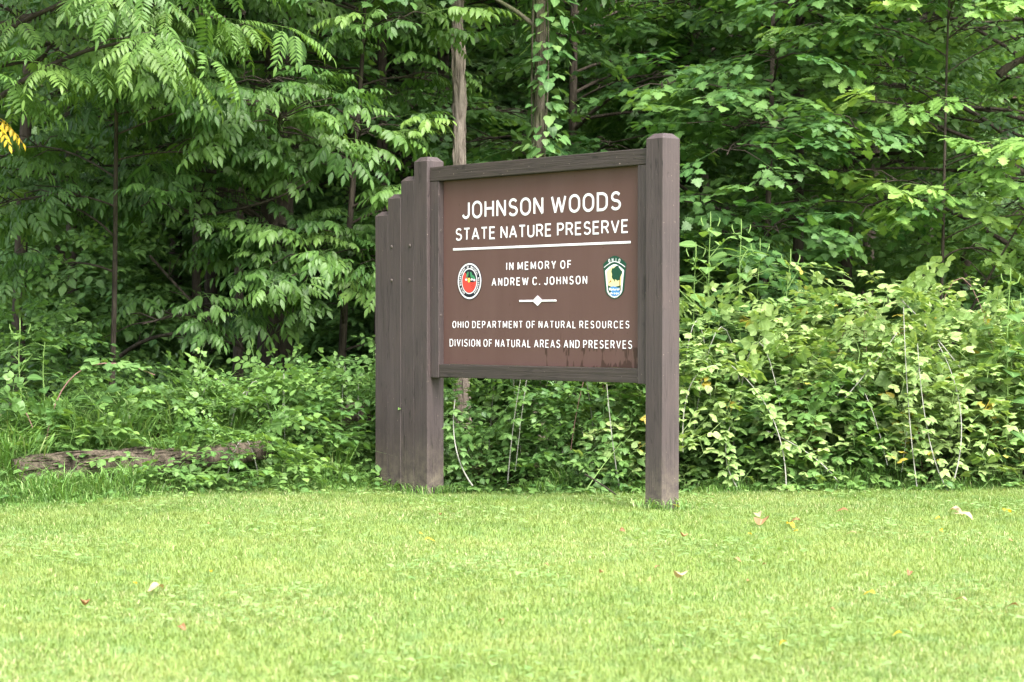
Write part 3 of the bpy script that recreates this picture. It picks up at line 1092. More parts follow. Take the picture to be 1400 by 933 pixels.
def make_tree(name, label, base, h, r, lean, limbs, z0, z1, ln, spr, leafmat, bark, per=7, tw=(.1, .45), az=(0, 360),
              rise=(.05, .4), seed=1, group=None, size=(.8, 1.15), tone=(0, .25), top=True, wob=.05, rough=.07, shape=None, parent_cat='tree', flakes=0):
    """tapered trunk with limbs and twigs (one wood mesh) and a crown of leaf sprays"""
    global rng
    keep = rng
    rng = np.random.default_rng(seed)
    base = (base[0], base[1], float(gz(base[0], base[1])))
    root = tag(empty(name, base), label, parent_cat, group)
    path = trunk_path((0, 0, 0), h, lean, wob, 16, seed)
    wood, crown = Bucket(), Bucket()
    tt = np.linspace(0, 1, 16)
    rad = r * (1 - .72 * tt) + r * .55 * np.exp(-tt * h / .18)
    wood.tube(path, rad, 12 if r > .04 else 7, rough)
    if flakes:
        for _ in range(flakes):
            z = U(.1, min(h * .9, 5))
            a_ = U(0, 6.28)
            c0 = np.array([np.interp(z, path[:, 2], path[:, k]) for k in range(3)])
            rr = float(np.interp(z, path[:, 2], rad))
            nv = np.array((math.cos(a_), math.sin(a_), 0))
            tv = np.array((-math.sin(a_), math.cos(a_), 0)) * U(-.012, .012)
            l_ = U(.10, .32)
            q0 = c0 + nv * (rr - .004)
            wood.tube([q0, q0 + (0, 0, l_ * .5) + nv * U(.003, .012) + tv * .5, q0 + (0, 0, l_) + tv], [.004, U(.006, .013), .003], 5, .3)
    at_z = lambda z: np.array([np.interp(z, path[:, 2], path[:, k]) for k in range(3)])
    r_z = lambda z: float(np.interp(z, path[:, 2], rad))
    Pl, Dl, Sl, Vl, Tl = [], [], [], [], []

    def sprays_on(pts, count, t0):
        for _ in range(count):
            f = U(t0, 1) ** .8
            i = min(int(f * (len(pts) - 1)), len(pts) - 2)
            p = pts[i] + (pts[i + 1] - pts[i]) * (f * (len(pts) - 1) - i)
            d = pts[i + 1] - pts[i]
            a0 = math.atan2(d[1], d[0])
            a1 = a0 + (1 if U(0, 1) < .5 else -1) * R_(U(20, 95))
            l_ = U(*tw)
            q = p + unit(a1, R_(U(-18, 24))) * l_
            wood.tube([p, (p + q) / 2 + (0, 0, .03), q], [.006, .0045, .003], 4)
            Pl.append(q)
            Dl.append(unit(a1 + R_(U(-35, 35)), R_(U(-30, 10))))
            Sl.append(U(*size))
            Vl.append(U(-.3, .3))
            Tl.append(U(0, 1) ** 2 * (tone[1] - tone[0]) + tone[0])

    for i in range(limbs):
        f = (i + U(0, 1)) / limbs
        z = z0 + (z1 - z0) * f
        z = min(z, path[-1, 2] - .05)
        s0 = at_z(z)
        l_ = U(*ln) * (1 if shape is None else shape(f))
        a_ = R_(U(*az))
        e = U(*rise)
        p2 = s0 + np.array((math.cos(a_) * l_, math.sin(a_) * l_, e * l_))
        p1 = s0 + np.array((math.cos(a_) * l_ * .5, math.sin(a_) * l_ * .5, (e * .5 + .18) * l_)) + U(-.1, .1, 3) * l_
        pts = bez(s0, p1, p2, 8)
        r0 = max(.006, min(r_z(z) * .5, .006 + .009 * l_))
        wood.tube(pts, np.linspace(r0, .005, 8), 6, rough * .5)
        sprays_on(pts, per, .22)
    if top:
        sprays_on(path[-5:], per, .1)
    n = len(Pl)
    if n:
        which = rng.integers(0, len(spr), n)
        Pl, Dl, Sl, Vl, Tl = (np.array(q) for q in (Pl, Dl, Sl, Vl, Tl))
        for k, t_ in enumerate(spr):
            mk = which == k
            if mk.any():
                crown.add(t_, frames(Dl[mk], (0, 0, 1), U(-.3, .3, mk.sum()), Sl[mk]), Pl[mk], Vl[mk], Tl[mk], 'add')
    wood.build('trunk', bark, root, smooth=False)
    crown.build('crown', leafmat, root)
    rng = keep
    return root


def px(u, y):
    """east-west position of something seen u pixels across the frame, y metres away"""
    return (u - 700) / FOC * y


# -- the trees at the wood's edge that can be told apart
make_tree('walnut_tree', 'tree with bright hanging feathery fronds reaching in from the upper left', (px(-60, 14.0), 14.1), 6.5, .10, (.3, -.3), 34, 2.25, 6.2,
          (.7, 1.9), SPR['walnut'], M['walnut'], M['bark_dark'], 12, (.05, .4), (-110, 40), (-.05, .35), 21, size=(.50, .85), tone=(0, .45))
make_tree('ash_tree', 'broad ash tree with drooping compound leaves left of the sign', (px(372, 16.6), 16.6), 7.5, .15, (.2, -.2), 54, 1.0, 6.5,
          (.8, 2.2), SPR['ash'], M['ash'], M['bark_dark'], 15, (.05, .5), (145, 325), (-.12, .3), 22, size=(.52, .95), tone=(0, .35))
make_tree('ash_tree', 'young ash tree with fresh pale leaves just behind the stepped posts', (px(462, 16.0), 16.0), 4.2, .035, (.2, .0), 18, .75, 4.0,
          (.4, .95), SPR['ash'], M['ash'], M['bark_dark'], 9, (.05, .35), (120, 420), (-.05, .4), 23, size=(.52, .92), tone=(.05, .8))
make_tree('ash_tree', 'slender ash sapling leaning over the fallen log at left', (px(150, 15.2), 15.2), 4.4, .022, (.25, -.5), 17, 1.0, 4.2,
          (.5, 1.25), SPR['ash'], M['ash'], M['bark_dark'], 10, (.05, .4), (150, 400), (-.15, .25), 24, size=(.55, .95), tone=(0, .6))
make_tree('grey_tree', 'straight tree with flaking grey brown bark rising behind the top rail', (px(632, 16.0), 16.0), 9, .058, (-.12, 0), 9, 3.5, 6.0,
          (.6, 1.6), SPR['ash'], M['ash'], M['bark_grey'], 9, seed=25, wob=.07, rough=.16, top=False, flakes=260)
make_tree('dark_tree', 'dark trunked tree close behind the flaking grey trunk', (px(608, 20), 20), 9, .075, (.0, 0), 10, 3.0, 5.6,
          (.8, 2.0), SPR['maple'], M['maple'], M['bark_dark'], 9, seed=26, wob=.03)
make_tree('vine_clad_tree', 'slim tree wrapped in climbing vine above the middle of the sign', (px(737, 15.9), 15.9), 9, .052, (.03, 0), 7, 3.2, 5.2,
          (.6, 1.5), SPR['maple'], M['maple'], M['bark_moss'], 8, seed=27, wob=.02, rough=.12, flakes=160)
make_tree('leaning_tree', 'dark leaning tree slanting up to the right above the right hand post', (px(845, 19.5), 19.5), 8, .06, (1.5, .2), 20, 1.5, 5.4,
          (.7, 1.8), SPR['maple'], M['maple'], M['bark_dark'], 10, seed=28, wob=.08)
make_tree('maple_tree', 'thin maple with layered leaves just right of the right hand post', (px(1032, 16.4), 16.4), 5.5, .03, (.22, -.1), 26, 1.35, 4.1,
          (.5, 1.25), SPR['maple'], M['maple'], M['bark_dark'], 9, (.05, .4), seed=29, tone=(0, .45), rise=(-.1, .35))
make_tree('oak_sapling', 'oak sapling with bright lobed leaves and a thin black stem at right', (px(1276, 15.9), 15.9), 4.6, .017, (.18, -.05), 24, 1.45, 4.4,
          (.45, 1.0), SPR['oak'], M['oak'], M['bark_dark'], 6, (.04, .28), (120, 420), (.0, .4), 30, tone=(.1, 1.0))
make_tree('elm_tree', 'small leaved tree filling the upper right corner', (px(1420, 17.2), 17.2), 7, .07, (-.2, -.1), 34, 1.3, 4.7,
          (.8, 2.2), SPR['elm'], M['elm'], M['bark_dark'], 10, (.05, .45), (90, 330), (-.1, .35), 31, tone=(0, .8))
make_tree('elm_tree', 'pale leaved tree with fine foliage above the weeds right of the sign', (px(1150, 18.6), 18.6), 8, .06, (.2, 0), 38, 1.8, 5.0,
          (.7, 2.0), SPR['elm'], M['elm'], M['bark_dark'], 10, (.05, .45), (0, 360), (-.1, .35), 32, tone=(0, .4))
make_tree('maple_tree', 'leafy maple standing behind the middle of the sign', (px(780, 18.2), 18.2), 7, .05, (.1, 0), 34, 1.0, 4.9,
          (.6, 1.7), SPR['maple'], M['maple'], M['bark_dark'], 10, (.05, .45), (0, 360), (-.1, .3), 33, tone=(0, .4))
make_tree('maple_tree', 'leafy maple in the gap between the ash and the grey trunk', (px(520, 19.0), 19.0), 7.5, .06, (.0, 0), 34, 1.5, 5.2,
          (.7, 1.9), SPR['maple'], M['maple'], M['bark_dark'], 10, (.05, .45), (0, 360), (-.1, .3), 34, tone=(0, .35))
for u_, y_, r_, h_, la, sd, lb in ((325, 18.0, .042, 8, (.05, 0), 41, 'thin bare trunked tree in the shade left of the broad ash'),
                                   (268, 20.0, .05, 9, (.1, 0), 42, 'dark slim tree second from the left in the deep shade'),
                                   (20, 16.8, .06, 8, (.3, .1), 43, 'dark tree in deep shade at the left edge'),
                                   (1087, 18.5, .055, 8, (.08, 0), 44, 'dark tree in the shaded gap above the brambles'),
                                   (1146, 21.0, .06, 9, (.35, 0), 45, 'dark tree leaning right in the shaded gap'),
                                   (1178, 22.5, .075, 9, (.5, 0), 46, 'stoutest dark tree in the shaded gap right of the sign')):
    make_tree('shaded_tree', lb, (px(u_, y_), y_), h_, r_, la, 12, 2.5, 5.0, (.7, 1.8), SPR['maple'], M['maple'], M['bark_dark'], 9, seed=sd)

# vine leaves on the vine-clad trunk belong to a plant of their own
vine = tag(empty('climbing_vine', (px(737, 15.9), 15.9, float(gz(px(737, 15.9), 15.9)))), 'broad leaved vine climbing the slim trunk above the sign', 'vine')
vb, vs = Bucket(), Bucket()
tp = trunk_path((0, 0, 0), 9, (.03, 0), .02, 16, 27)
for k in range(3):
    zz = np.linspace(.2, 6.5, 40)
    aa = zz * (1.1 + .3 * k) + k * 2
    pp = np.stack([np.interp(zz, tp[:, 2], tp[:, 0]) + .062 * np.cos(aa), np.interp(zz, tp[:, 2], tp[:, 1]) + .062 * np.sin(aa), zz], 1)
    vs.tube(pp, np.full(40, .007), 5)
n = 1000
zz = U(.6, 6.5, n)
aa = U(0, 2 * math.pi, n)
rr = .068 + np.abs(rng.normal(0, .07, n))
P = np.stack([np.interp(zz, tp[:, 2], tp[:, 0]) + rr * np.cos(aa) + .05, np.interp(zz, tp[:, 2], tp[:, 1]) + rr * np.sin(aa), zz], 1)
D = np.stack([np.cos(aa) + U(-.6, .6, n), np.sin(aa) + U(-.6, .6, n), U(-1.1, -.2, n)], 1)
vb.add(LEAF_VINE, frames(D, np.stack([np.cos(aa), np.sin(aa), np.full(n, .8)], 1), U(-.3, .3, n), U(.05, .10, n)), P, U(0, 1, n), U(0, 1, n) ** 3)
vs.build('stem', M['bark_moss'], vine)
vb.build('foliage', M['creeper'], vine)

# -- deeper trees: four kinds, copied
protos = []
for k, (sp, mt, nm, sd) in enumerate((('maple', 'maple', 'wood_tree', 61), ('elm', 'elm', 'wood_tree', 62), ('maple', 'far', 'wood_tree', 63), ('elm', 'far', 'wood_tree', 64))):
    protos.append(make_tree(nm, 'leafy tree deep in the wood behind the sign', (0, 24 + k), 8.0, [.055, .075, .06, .085][k], (.2, .1), 36, .8 + .35 * k, 7.2, (.9, 2.4),
                            SPR[sp], M[mt], M['bark_dark'], 11, (.1, .6), seed=sd, group='trees deep in the wood', size=(1.0, 1.5), tone=(0, .4)))
spots = []
for row, (y0, n, half) in enumerate(((22.5, 8, 5.0), (26.5, 10, 6.2), (31, 10, 7.4))):
    for i in range(n):
        spots.append((-half + 2 * half * (i + .5) / n + random.uniform(-.5, .5), y0 + random.uniform(-1.3, 1.3), random.uniform(.85, 1.2)))
for i, (x, y, s) in enumerate(spots):
    o = protos[i % 4] if i < 4 else copy_tree(protos[i % 4])
    o.location = (x, y, float(gz(x, y)))
    o.rotation_euler = (0, 0, random.uniform(0, 6.28))
    o.scale = (s, s, s)

# -- far wood, one mass
fb = Bucket()
n = 12000
P = np.stack([U(-17, 17, n), U(36, 50, n), 15 * U(0, 1, n) ** 1.25], 1)
P[:, 2] += gz(P[:, 0], P[:, 1])
clump = .5 + .5 * np.sin(P[:, 0] * 1.3 + 1) * np.sin(P[:, 2] * 1.5 + P[:, 0] * .4)
az_ = U(0, 6.28, n)
D = np.stack([np.cos(az_), np.sin(az_), U(-.4, .2, n)], 1)
which = rng.integers(0, 4, n)
for k in range(4):
    mk = which == k
    fb.add(SPR['far'][k], frames(D[mk], (0, -.3, 1), U(-.4, .4, mk.sum()), U(1.0, 1.9, mk.sum())), P[mk], clump[mk] * .5 - .25 + U(-.2, .2, mk.sum()), U(0, .3, mk.sum()), 'add')
tag(fb.build('distant_wood', M['far']), 'dense far wood closing the view behind all the trees', kind='stuff')

# ------------------------------------------------------------------ bushes
def cane_pts(p0, az, reach, h, end_z, n=12):
    p0 = np.asarray(p0, float)
    e = p0 + np.array((math.cos(az) * reach, math.sin(az) * reach, end_z))
    c_ = p0 + np.array((math.cos(az) * reach * .42, math.sin(az) * reach * .42, 2 * h - (end_z) * .5))
    return bez(p0, c_, e, n)


def make_bush(name, label, loc, rx, ry, h, n_spr, n_cane, spr, leafmat, canemat, seed=1, group=None, size=(.8, 1.2), tone=(0, .4), cat='bush', low=.0, cane_r=.0036, open_=.62, face=-90):
    """arching canes (each its own part) under a dome of leaves"""
    global rng
    keep = rng
    rng = np.random.default_rng(seed)
    z = float(gz(loc[0], loc[1]))
    root = tag(empty(name, (loc[0], loc[1], z)), label, cat, group)
    fol = Bucket()
    u_ = U(0, 2 * math.pi, n_spr)
    w_ = np.arccos(U(low, 1, n_spr))          # from the top down
    rad = U(open_, 1, n_spr) ** .6
    lump = 1 + .13 * np.sin(u_ * 3 + seed) * np.sin(w_ * 4 + seed * 2) + .08 * np.sin(u_ * 7 + w_ * 5)
    P = np.stack([rx * rad * lump * np.sin(w_) * np.cos(u_), ry * rad * lump * np.sin(w_) * np.sin(u_), h * rad * lump * np.cos(w_)], 1)
    P[:, 2] = np.maximum(P[:, 2], .03)
    D = np.stack([np.cos(u_) * .8 + U(-.7, .7, n_spr), np.sin(u_) * .8 + U(-.7, .7, n_spr), U(-.35, .35, n_spr)], 1)
    up = np.stack([np.cos(u_) * np.sin(w_) * .5, np.sin(u_) * np.sin(w_) * .5, np.ones(n_spr)], 1)
    top_t = np.clip(P[:, 2] / h, 0, 1)
    tn = (U(0, 1, n_spr) ** 1.5) * (tone[1] - tone[0]) + tone[0]
    which = rng.integers(0, len(spr), n_spr)
    for k in range(len(spr)):
        mk = which == k
        if mk.any():
            fol.add(spr[k], frames(D[mk], up[mk], U(-.3, .3, mk.sum()), U(*size, mk.sum())), P[mk], U(-.35, .35, mk.sum()), tn[mk], 'add')
    ns_ = int(n_spr * .10)
    u2, w2 = U(0, 6.28, ns_), np.arccos(U(.55, 1, ns_))
    P2 = np.stack([rx * np.sin(w2) * np.cos(u2), ry * np.sin(w2) * np.sin(u2), h * np.cos(w2)], 1) * U(.92, 1.08, ns_)[:, None]
    D2 = np.stack([np.cos(u2) * U(.3, 1, ns_), np.sin(u2) * U(.3, 1, ns_), U(.35, 1.3, ns_)], 1)
    for k in range(len(spr)):
        mk = (np.arange(ns_) % len(spr)) == k
        if mk.any():
            fol.add(spr[k], frames(D2[mk], (0, 0, 1), U(-.4, .4, mk.sum()), U(.5, 1.05, mk.sum())), P2[mk], U(-.2, .3, mk.sum()), U(.1, .5, mk.sum()), 'add')
    for i in range(n_cane):
        a_ = R_(face) + R_(U(-75, 75))
        b0 = np.array((U(-.6, .6) * rx, U(-.2, .5) * ry, 0))
        pts = cane_pts(b0, a_, U(.7, 1.25) * max(rx, ry), h * U(.75, 1.05), U(-.02, .25) * h)
        c_ = Bucket()
        c_.tube(pts, np.linspace(cane_r * U(.8, 1.3), cane_r * .45, len(pts)), 5)
        c_.build('cane', canemat if U(0, 1) < .75 else M['cane_red'], root, smooth=True)
        for f in np.linspace(.35, 1, 7):
            j = min(int(f * (len(pts) - 1)), len(pts) - 2)
            t_ = spr[int(U(0, len(spr)))]
            fol.add(t_, frames([unit(U(0, 6.28), U(-.4, .3))], (0, 0, 1), 0, [U(*size) * .62]), [pts[j]], [U(-.2, .3)], [U(*tone)], 'add')
    fol.build('foliage', leafmat, root)
    rng = keep
    return root


B, S = SPR['bramble'], SPR['shade']
sh = [make_bush('understory_shrub', 'leafy shrub deep in the shade of the wood', (0, 20 + k), 1.0, .9, 1.9, 260, 0, SPR[('elm', 'maple')[k]], M[('shade_leaf', 'elm')[k]], M['cane'],
                110 + k, 'shrubs deep in the wood', (.8, 1.3), (0, .3), 'shrub', open_=.3) for k in range(2)]
k = 0
for y0, n, half in ((19.5, 7, 4.6), (23.5, 9, 5.6), (28, 10, 6.8), (33, 10, 8.2)):
    for i in range(n):
        x, y, s = -half + 2 * half * (i + .5) / n + random.uniform(-.4, .4), y0 + random.uniform(-1, 1), random.uniform(.8, 1.35)
        u_ = 700 + x / y * FOC
        if y < 26 and (170 < u_ < 460 or 1030 < u_ < 1300):
            s *= .38
        o = sh[k % 2] if k < 2 else copy_tree(sh[k % 2])
        k += 1
        o.location = (x, y, float(gz(x, y)))
        o.rotation_euler = (0, 0, random.uniform(0, 6.28))
        o.scale = (s, s, s)

ct, cl = M['cane'], M['bramble']
make_bush('bramble_bush', 'bramble against the right hand post with arching pale canes', (1.36, 14.35), .62, .55, 1.14, 215, 3, B, cl, ct, 71, tone=(0, .55))
make_bush('bramble_bush', 'tall yellow green bramble mound topped by a bare arching cane', (2.46, 14.7), .68, .62, 1.29, 290, 3, B, cl, ct, 72, tone=(.05, .75))
make_bush('bramble_bush', 'yellow green bramble with long canes trailing down to the lawn', (3.05, 14.55), .62, .55, 1.07, 225, 3, B, cl, ct, 73, tone=(0, .7))
make_bush('bramble_bush', 'bramble running out of the right edge of the picture', (3.75, 14.9), .70, .6, .96, 215, 3, B, cl, ct, 74, tone=(0, .6))
make_bush('bramble_bush', 'low bramble spilling forward between the tall mounds on the right', (1.95, 14.25), .50, .36, .74, 140, 2, B, M['shade_leaf'], ct, 75, tone=(0, .4))
make_bush('bramble_bush', 'greener bramble behind the tall mound at right', (1.75, 15.7), .8, .6, .98, 200, 2, B, cl, ct, 76, tone=(0, .4))
make_bush('bramble_bush', 'greener bramble at the back right under the oak sapling', (3.3, 15.9), 1.0, .6, .92, 200, 2, B, M['shade_leaf'], ct, 77, tone=(0, .4))
make_bush('thicket_bush', 'dark green thicket seen below the left half of the sign board', (-.20, 14.75), .66, .5, .98, 270, 3, S, M['shade_leaf'], ct, 78, tone=(0, .35))
make_bush('thicket_bush', 'dark green thicket seen below the right half of the sign board', (.62, 14.55), .60, .52, 1.0, 250, 3, S, M['shade_leaf'], ct, 79, tone=(0, .35))
make_bush('thicket_bush', 'leafy bush close behind the stepped posts', (-.98, 15.05), .50, .42, .80, 180, 2, S, M['shade_leaf'], ct, 80, tone=(0, .5))
make_bush('thicket_bush', 'low bright leafy bush left of the stepped posts', (-1.66, 14.5), .44, .45, .62, 170, 3, S, M['shade_leaf'], ct, 81, tone=(.05, .65))
make_bush('thicket_bush', 'leafy bush sprawling behind the fallen log', (-1.95, 14.5), .50, .36, .46, 110, 2, S, M['shade_leaf'], ct, 82, tone=(.05, .55))
make_bush('thicket_bush', 'taller dark bush at the left edge behind the long grass', (-3.45, 14.9), .50, .5, 1.0, 170, 1, S, M['shade_leaf'], ct, 83, tone=(0, .35))
make_bush('thicket_bush', 'shaded bush behind the grassy bank at left', (-2.75, 15.9), .6, .5, .5, 130, 0, S, M['shade_leaf'], ct, 84, tone=(0, .3))
make_bush('thicket_bush', 'shaded bush between the broad ash and the stepped posts', (-1.35, 16.0), .7, .5, .62, 170, 0, S, M['shade_leaf'], ct, 85, tone=(0, .35))
make_bush('bramble_bush', 'low leafy bramble trailing over the right end of the short log', (-1.80, 13.74), .36, .20, .32, 80, 1, S, M['shade_leaf'], ct, 87, tone=(.1, .7))
make_bush('bramble_bush', 'small leafy clump half covering the middle of the short log', (-2.22, 13.5), .20, .14, .25, 26, 0, S, M['shade_leaf'], ct, 88, tone=(.1, .6))
make_bush('bramble_bush', 'small bramble with an arching red cane above the log', (-2.95, 13.85), .40, .30, .42, 60, 1, B, M['shade_leaf'], M['cane_red'], 86, tone=(.1, .6))

# two canes that stand out: over the log, and in front of the left post
def lone_cane(label, pts, r, mat, leaf_t, leafmat, fr, size, name='bramble_cane'):
    root = tag(empty(name, tuple(pts[0])), label, 'cane')
    pts = np.asarray(pts) - np.asarray(pts[0])
    c_ = Bucket()
    c_.tube(pts, np.linspace(r, r * .5, len(pts)), 6)
    c_.build('stem', mat, root, smooth=True)
    l_ = Bucket()
    for f in fr:
        i = min(int(f * (len(pts) - 1)), len(pts) - 2)
        for s_ in (0, 1):
            l_.add(leaf_t, frames([unit(U(0, 6.28), U(-.5, .2))], (0, -.4, 1), U(-.2, .2), U(.8, 1.2) * size), [pts[i]], U(-.2, .3), U(0, .4), 'add')
    l_.build('foliage', leafmat, root)
    return root


tri = trifoliate(.075, LEAF_ROUND)
tri2 = trifoliate(.06, LEAF_WIDE)
zz = lambda x, y: float(gz(x, y))
lone_cane('purple arching bramble cane over the grassy bank at left', bez((px(62, 13.8), 13.8, .25), (px(85, 13.8), 13.7, 1.0), (px(215, 13.8), 13.7, .72), 14), .0055, M['cane_red'], tri, M['weed'], np.linspace(.6, 1, 9), .95)
lone_cane('pale curved cane with paired leaves beside the left post base', bez((px(646, 13.75), 13.75, 0), (px(612, 13.7), 13.7, .22), (px(622, 13.7), 13.72, .56), 12), .0055, ct, tri2, M['weed'], np.linspace(.3, 1, 7), .9)
lone_cane('pale straight cane below the middle of the sign board', bez((px(694, 14.0), 14.0, 0), (px(700, 14.0), 13.95, .4), (px(713, 14.0), 13.95, .72), 8), .0042, ct, tri2, M['shade_leaf'], np.linspace(.3, 1, 5), .9)
lone_cane('pale cane leaning left beneath the sign near the right post', bez((px(846, 13.8), 13.75, 0), (px(836, 13.8), 13.7, .25), (px(829, 13.8), 13.75, .66), 8), .004, ct, tri2, M['shade_leaf'], np.linspace(.2, 1, 6), .9)
lone_cane('leafy shoot trailing onto the lawn left of the right post', bez((px(802, 13.4), 13.4, 0), (px(815, 13.5), 13.5, .1), (px(850, 13.8), 13.8, .28), 8), .004, M['stem_green'], tri2, M['weed'], np.linspace(.1, 1, 5), .8)
for k, (u0, v0, u1, v1, u2, v2, y_, lb) in enumerate((
        (1075, 668, 1075, 560, 1000, 500, 13.6, 'pale cane arching down to the lawn, nearest the right post'),
        (1255, 668, 1240, 560, 1236, 420, 13.7, 'long pale cane hanging straight down the tall bramble mound'),
        (1298, 672, 1265, 620, 1256, 470, 13.65, 'long pale cane beside the straight one, curling onto the lawn'),
        (1308, 655, 1335, 560, 1285, 470, 13.65, 'pale purplish cane bowing out right of the bramble mound'),
        (1150, 662, 1120, 620, 1050, 590, 13.6, 'low slanting pale cane between the brambles'),
        (1010, 668, 985, 630, 1000, 585, 13.55, 'short pale cane among rounded leaves by the right post'),
        (936, 620, 930, 500, 985, 500, 13.6, 'pale cane arching away from the right post'),
        (1160, 545, 1200, 500, 1232, 455, 13.75, 'grey dead cane slanting across the tall mound'))):
    f_ = lambda u, v: (px(u, y_), y_ + .02 * k, CAM_Z + (443 - v) / FOC * y_)
    p_ = bez(f_(u0, v0), f_(u1, v1), f_(u2, v2), 14)
    lone_cane(lb, p_, .0044, ct, tri2, cl, np.linspace(.15, 1, 11), .9)
lone_cane('bare grey cane arching over the top of the bramble mound', bez((px(1240, 14.5), 14.6, .9), (px(1160, 14.4), 14.4, 1.75), (px(1345, 14.3), 14.3, .55), 20)[4:], .007, ct, tri2, cl, np.linspace(.15, 1, 9), .9)

# ------------------------------------------------------------------ tall weeds
def make_weed(label, loc, h, n, leaf, size, seed, lean=(0, 0), mat='weed', spike=True, z0=None):
    global rng
    keep = rng
    rng = np.random.default_rng(seed)
    z = zz(*loc)
    root = tag(empty('tall_weed', (loc[0], loc[1], z)), label, 'weed')
    t = np.linspace(0, 1, 9)
    path = np.stack([lean[0] * t + .012 * np.sin(t * 6), lean[1] * t, h * t], 1)
    st, lf = Bucket(), Bucket()
    st.tube(path, np.linspace(.008, .003, 9), 6)
    for i in range(n):
        f = .18 + .78 * i / max(1, n - 1)
        p = np.array([np.interp(f, t, path[:, k]) for k in range(3)])
        az0 = i * 1.57 + U(-.3, .3)
        for s_ in (0, math.pi):
            ld = unit(az0 + s_, R_(U(-5, 30)))
            q = p + ld * size * .35
            st.tube([p, q], [.003, .002], 4)
            sz = size * (1.05 - .55 * f) * U(.85, 1.15)
            lf.add(leaf, frames([ld + (0, 0, -.25)], (0, -.25, 1), U(-.3, .3), sz), [q], U(.1, .9), max(0, f - .7) * 2)
            if U(0, 1) < .6:
                lf.add(LEAF_NARROW, frames([ld + (0, 0, .9)], (0, 0, 1), 0, sz * .5), [p], U(.4, 1), .5)
    if spike:
        for k in range(5):
            f = .50 + .45 * k / 5
            p = np.array([np.interp(f, t, path[:, j]) for j in range(3)])
            d = unit(k * 2.4 + seed, R_(U(28, 55)))
            q = p + d * h * U(.10, .18)
            st.tube([p, (p + q) / 2 + (0, 0, .01), q], [.004, .003, .002], 5)
            for j in range(6):
                lf.add(LEAF_NARROW if j % 2 else LEAF_OVAL, frames([unit(U(0, 6.28), U(-.2, .9))], (0, -.3, 1), 0, [U(.045, .095)]), [p + (q - p) * U(.55, 1)], [U(.3, 1)], [U(.2, .8)])
    st.build('stem', M['stem_green'], root)
    if spike:
        sp_ = Bucket()
        top = path[-1]
        for dx_, dy_, l_ in ((0, 0, .10), (.05, .01, .06), (-.05, -.01, .06)):
            q = top + np.array((dx_, dy_, -.02))
            sp_.tube([q, q + (dx_ * .3, 0, l_ * .6), q + (dx_ * .3, 0, l_)], [.0035, .005, .002], 5)
        sp_.build('flower_spike', M['stem_green'], root)
    lf.build('foliage', M[mat], root)
    rng = keep


make_weed('tall weed with broad leaves and flower spike nearest the right hand post', (px(968, 14.6), 14.6), 1.72, 12, LEAF_WIDE, .25, 91, (.02, 0))
make_weed('tall branching weed with drooping broad leaf between two others', (px(1010, 14.7), 14.7), 1.66, 12, LEAF_WIDE, .25, 92, (.02, 0))
make_weed('shorter tall weed right of its two neighbours above the bramble', (px(1030, 14.9), 14.9), 1.52, 12, LEAF_WIDE, .17, 93, (.05, 0))
make_weed('tall broad leaved weed with spike at the right edge', (px(1372, 14.2), 14.2), 1.36, 12, LEAF_WIDE, .24, 94, (.05, 0))
make_weed('tall weed cut off by the right edge', (px(1396, 14.4), 14.4), 1.18, 12, LEAF_WIDE, .18, 95, (.0, 0))
make_weed('leafy tall weed tight against the back of the right hand post', (px(946, 14.5), 14.5), 1.52, 12, LEAF_WIDE, .23, 901, (.03, 0))
make_weed('tall weed leaning right over the bramble, last of its row', (px(1058, 14.8), 14.8), 1.44, 11, LEAF_WIDE, .21, 902, (.12, 0))
make_weed('dark green upright weed at the left edge', (px(28, 14.0), 14.0), .88, 8, LEAF_WIDE, .15, 96, (.0, 0), 'shade_leaf')
make_weed('dark green weed beside the upright one at the left edge', (px(58, 14.2), 14.2), .72, 7, LEAF_WIDE, .14, 97, (.02, 0), 'shade_leaf', False)
make_weed('bright green weed standing on the grassy bank left of the ash', (px(305, 14.6), 14.6), .46, 6, LEAF_WIDE, .13, 98, (.0, 0), 'weed', False, )
make_weed('bright green weed behind the low bush left of the posts', (px(415, 14.5), 14.5), .62, 6, LEAF_WIDE, .12, 99, (.03, 0), 'weed', False)

# ------------------------------------------------------------------ fallen logs
def make_log(name, label, p0, p1, r0, r1, seed, mat):
    global rng
    keep = rng
    rng = np.random.default_rng(seed)
    p0, p1 = np.asarray(p0, float), np.asarray(p1, float)
    root = tag(empty(name, tuple(p0)), label, 'log')
    n, sides = 26, 22
    t = np.linspace(0, 1, n)
    path = (p1 - p0) * t[:, None] + np.stack([0 * t, .03 * np.sin(t * 5), .015 * np.sin(t * 7)], 1)
    rad = r0 + (r1 - r0) * t + .008 * np.sin(t * 17)
    b = Bucket()
    b.tube(path, rad, sides, .10, cap=True)
    # bark flakes: long ridges lifted along the log
    L = np.linalg.norm(p1 - p0)
    ax = (p1 - p0) / L
    sd_ = np.cross(ax, (0, 0, 1.0)); sd_ /= np.linalg.norm(sd_)
    upv = np.cross(sd_, ax)
    for _ in range(130):
        f, a_ = U(.02, .95), U(-.3, math.pi + .3)
        q = path[int(f * (n - 1))]
        rr = np.interp(f, t, rad)
        nrm = math.cos(a_) * sd_ + math.sin(a_) * upv
        s0 = q + nrm * (rr - .003)
        l_ = U(.06, .2)
        tw_ = np.cross(ax, nrm) * U(-.02, .02)
        b.tube([s0, s0 + ax * l_ * .5 + tw_ * .5 + nrm * U(.003, .010), s0 + ax * l_ + tw_], [.003, U(.005, .011), .002], 5, .3)
    b.build('trunk', mat, root)
    rng = keep


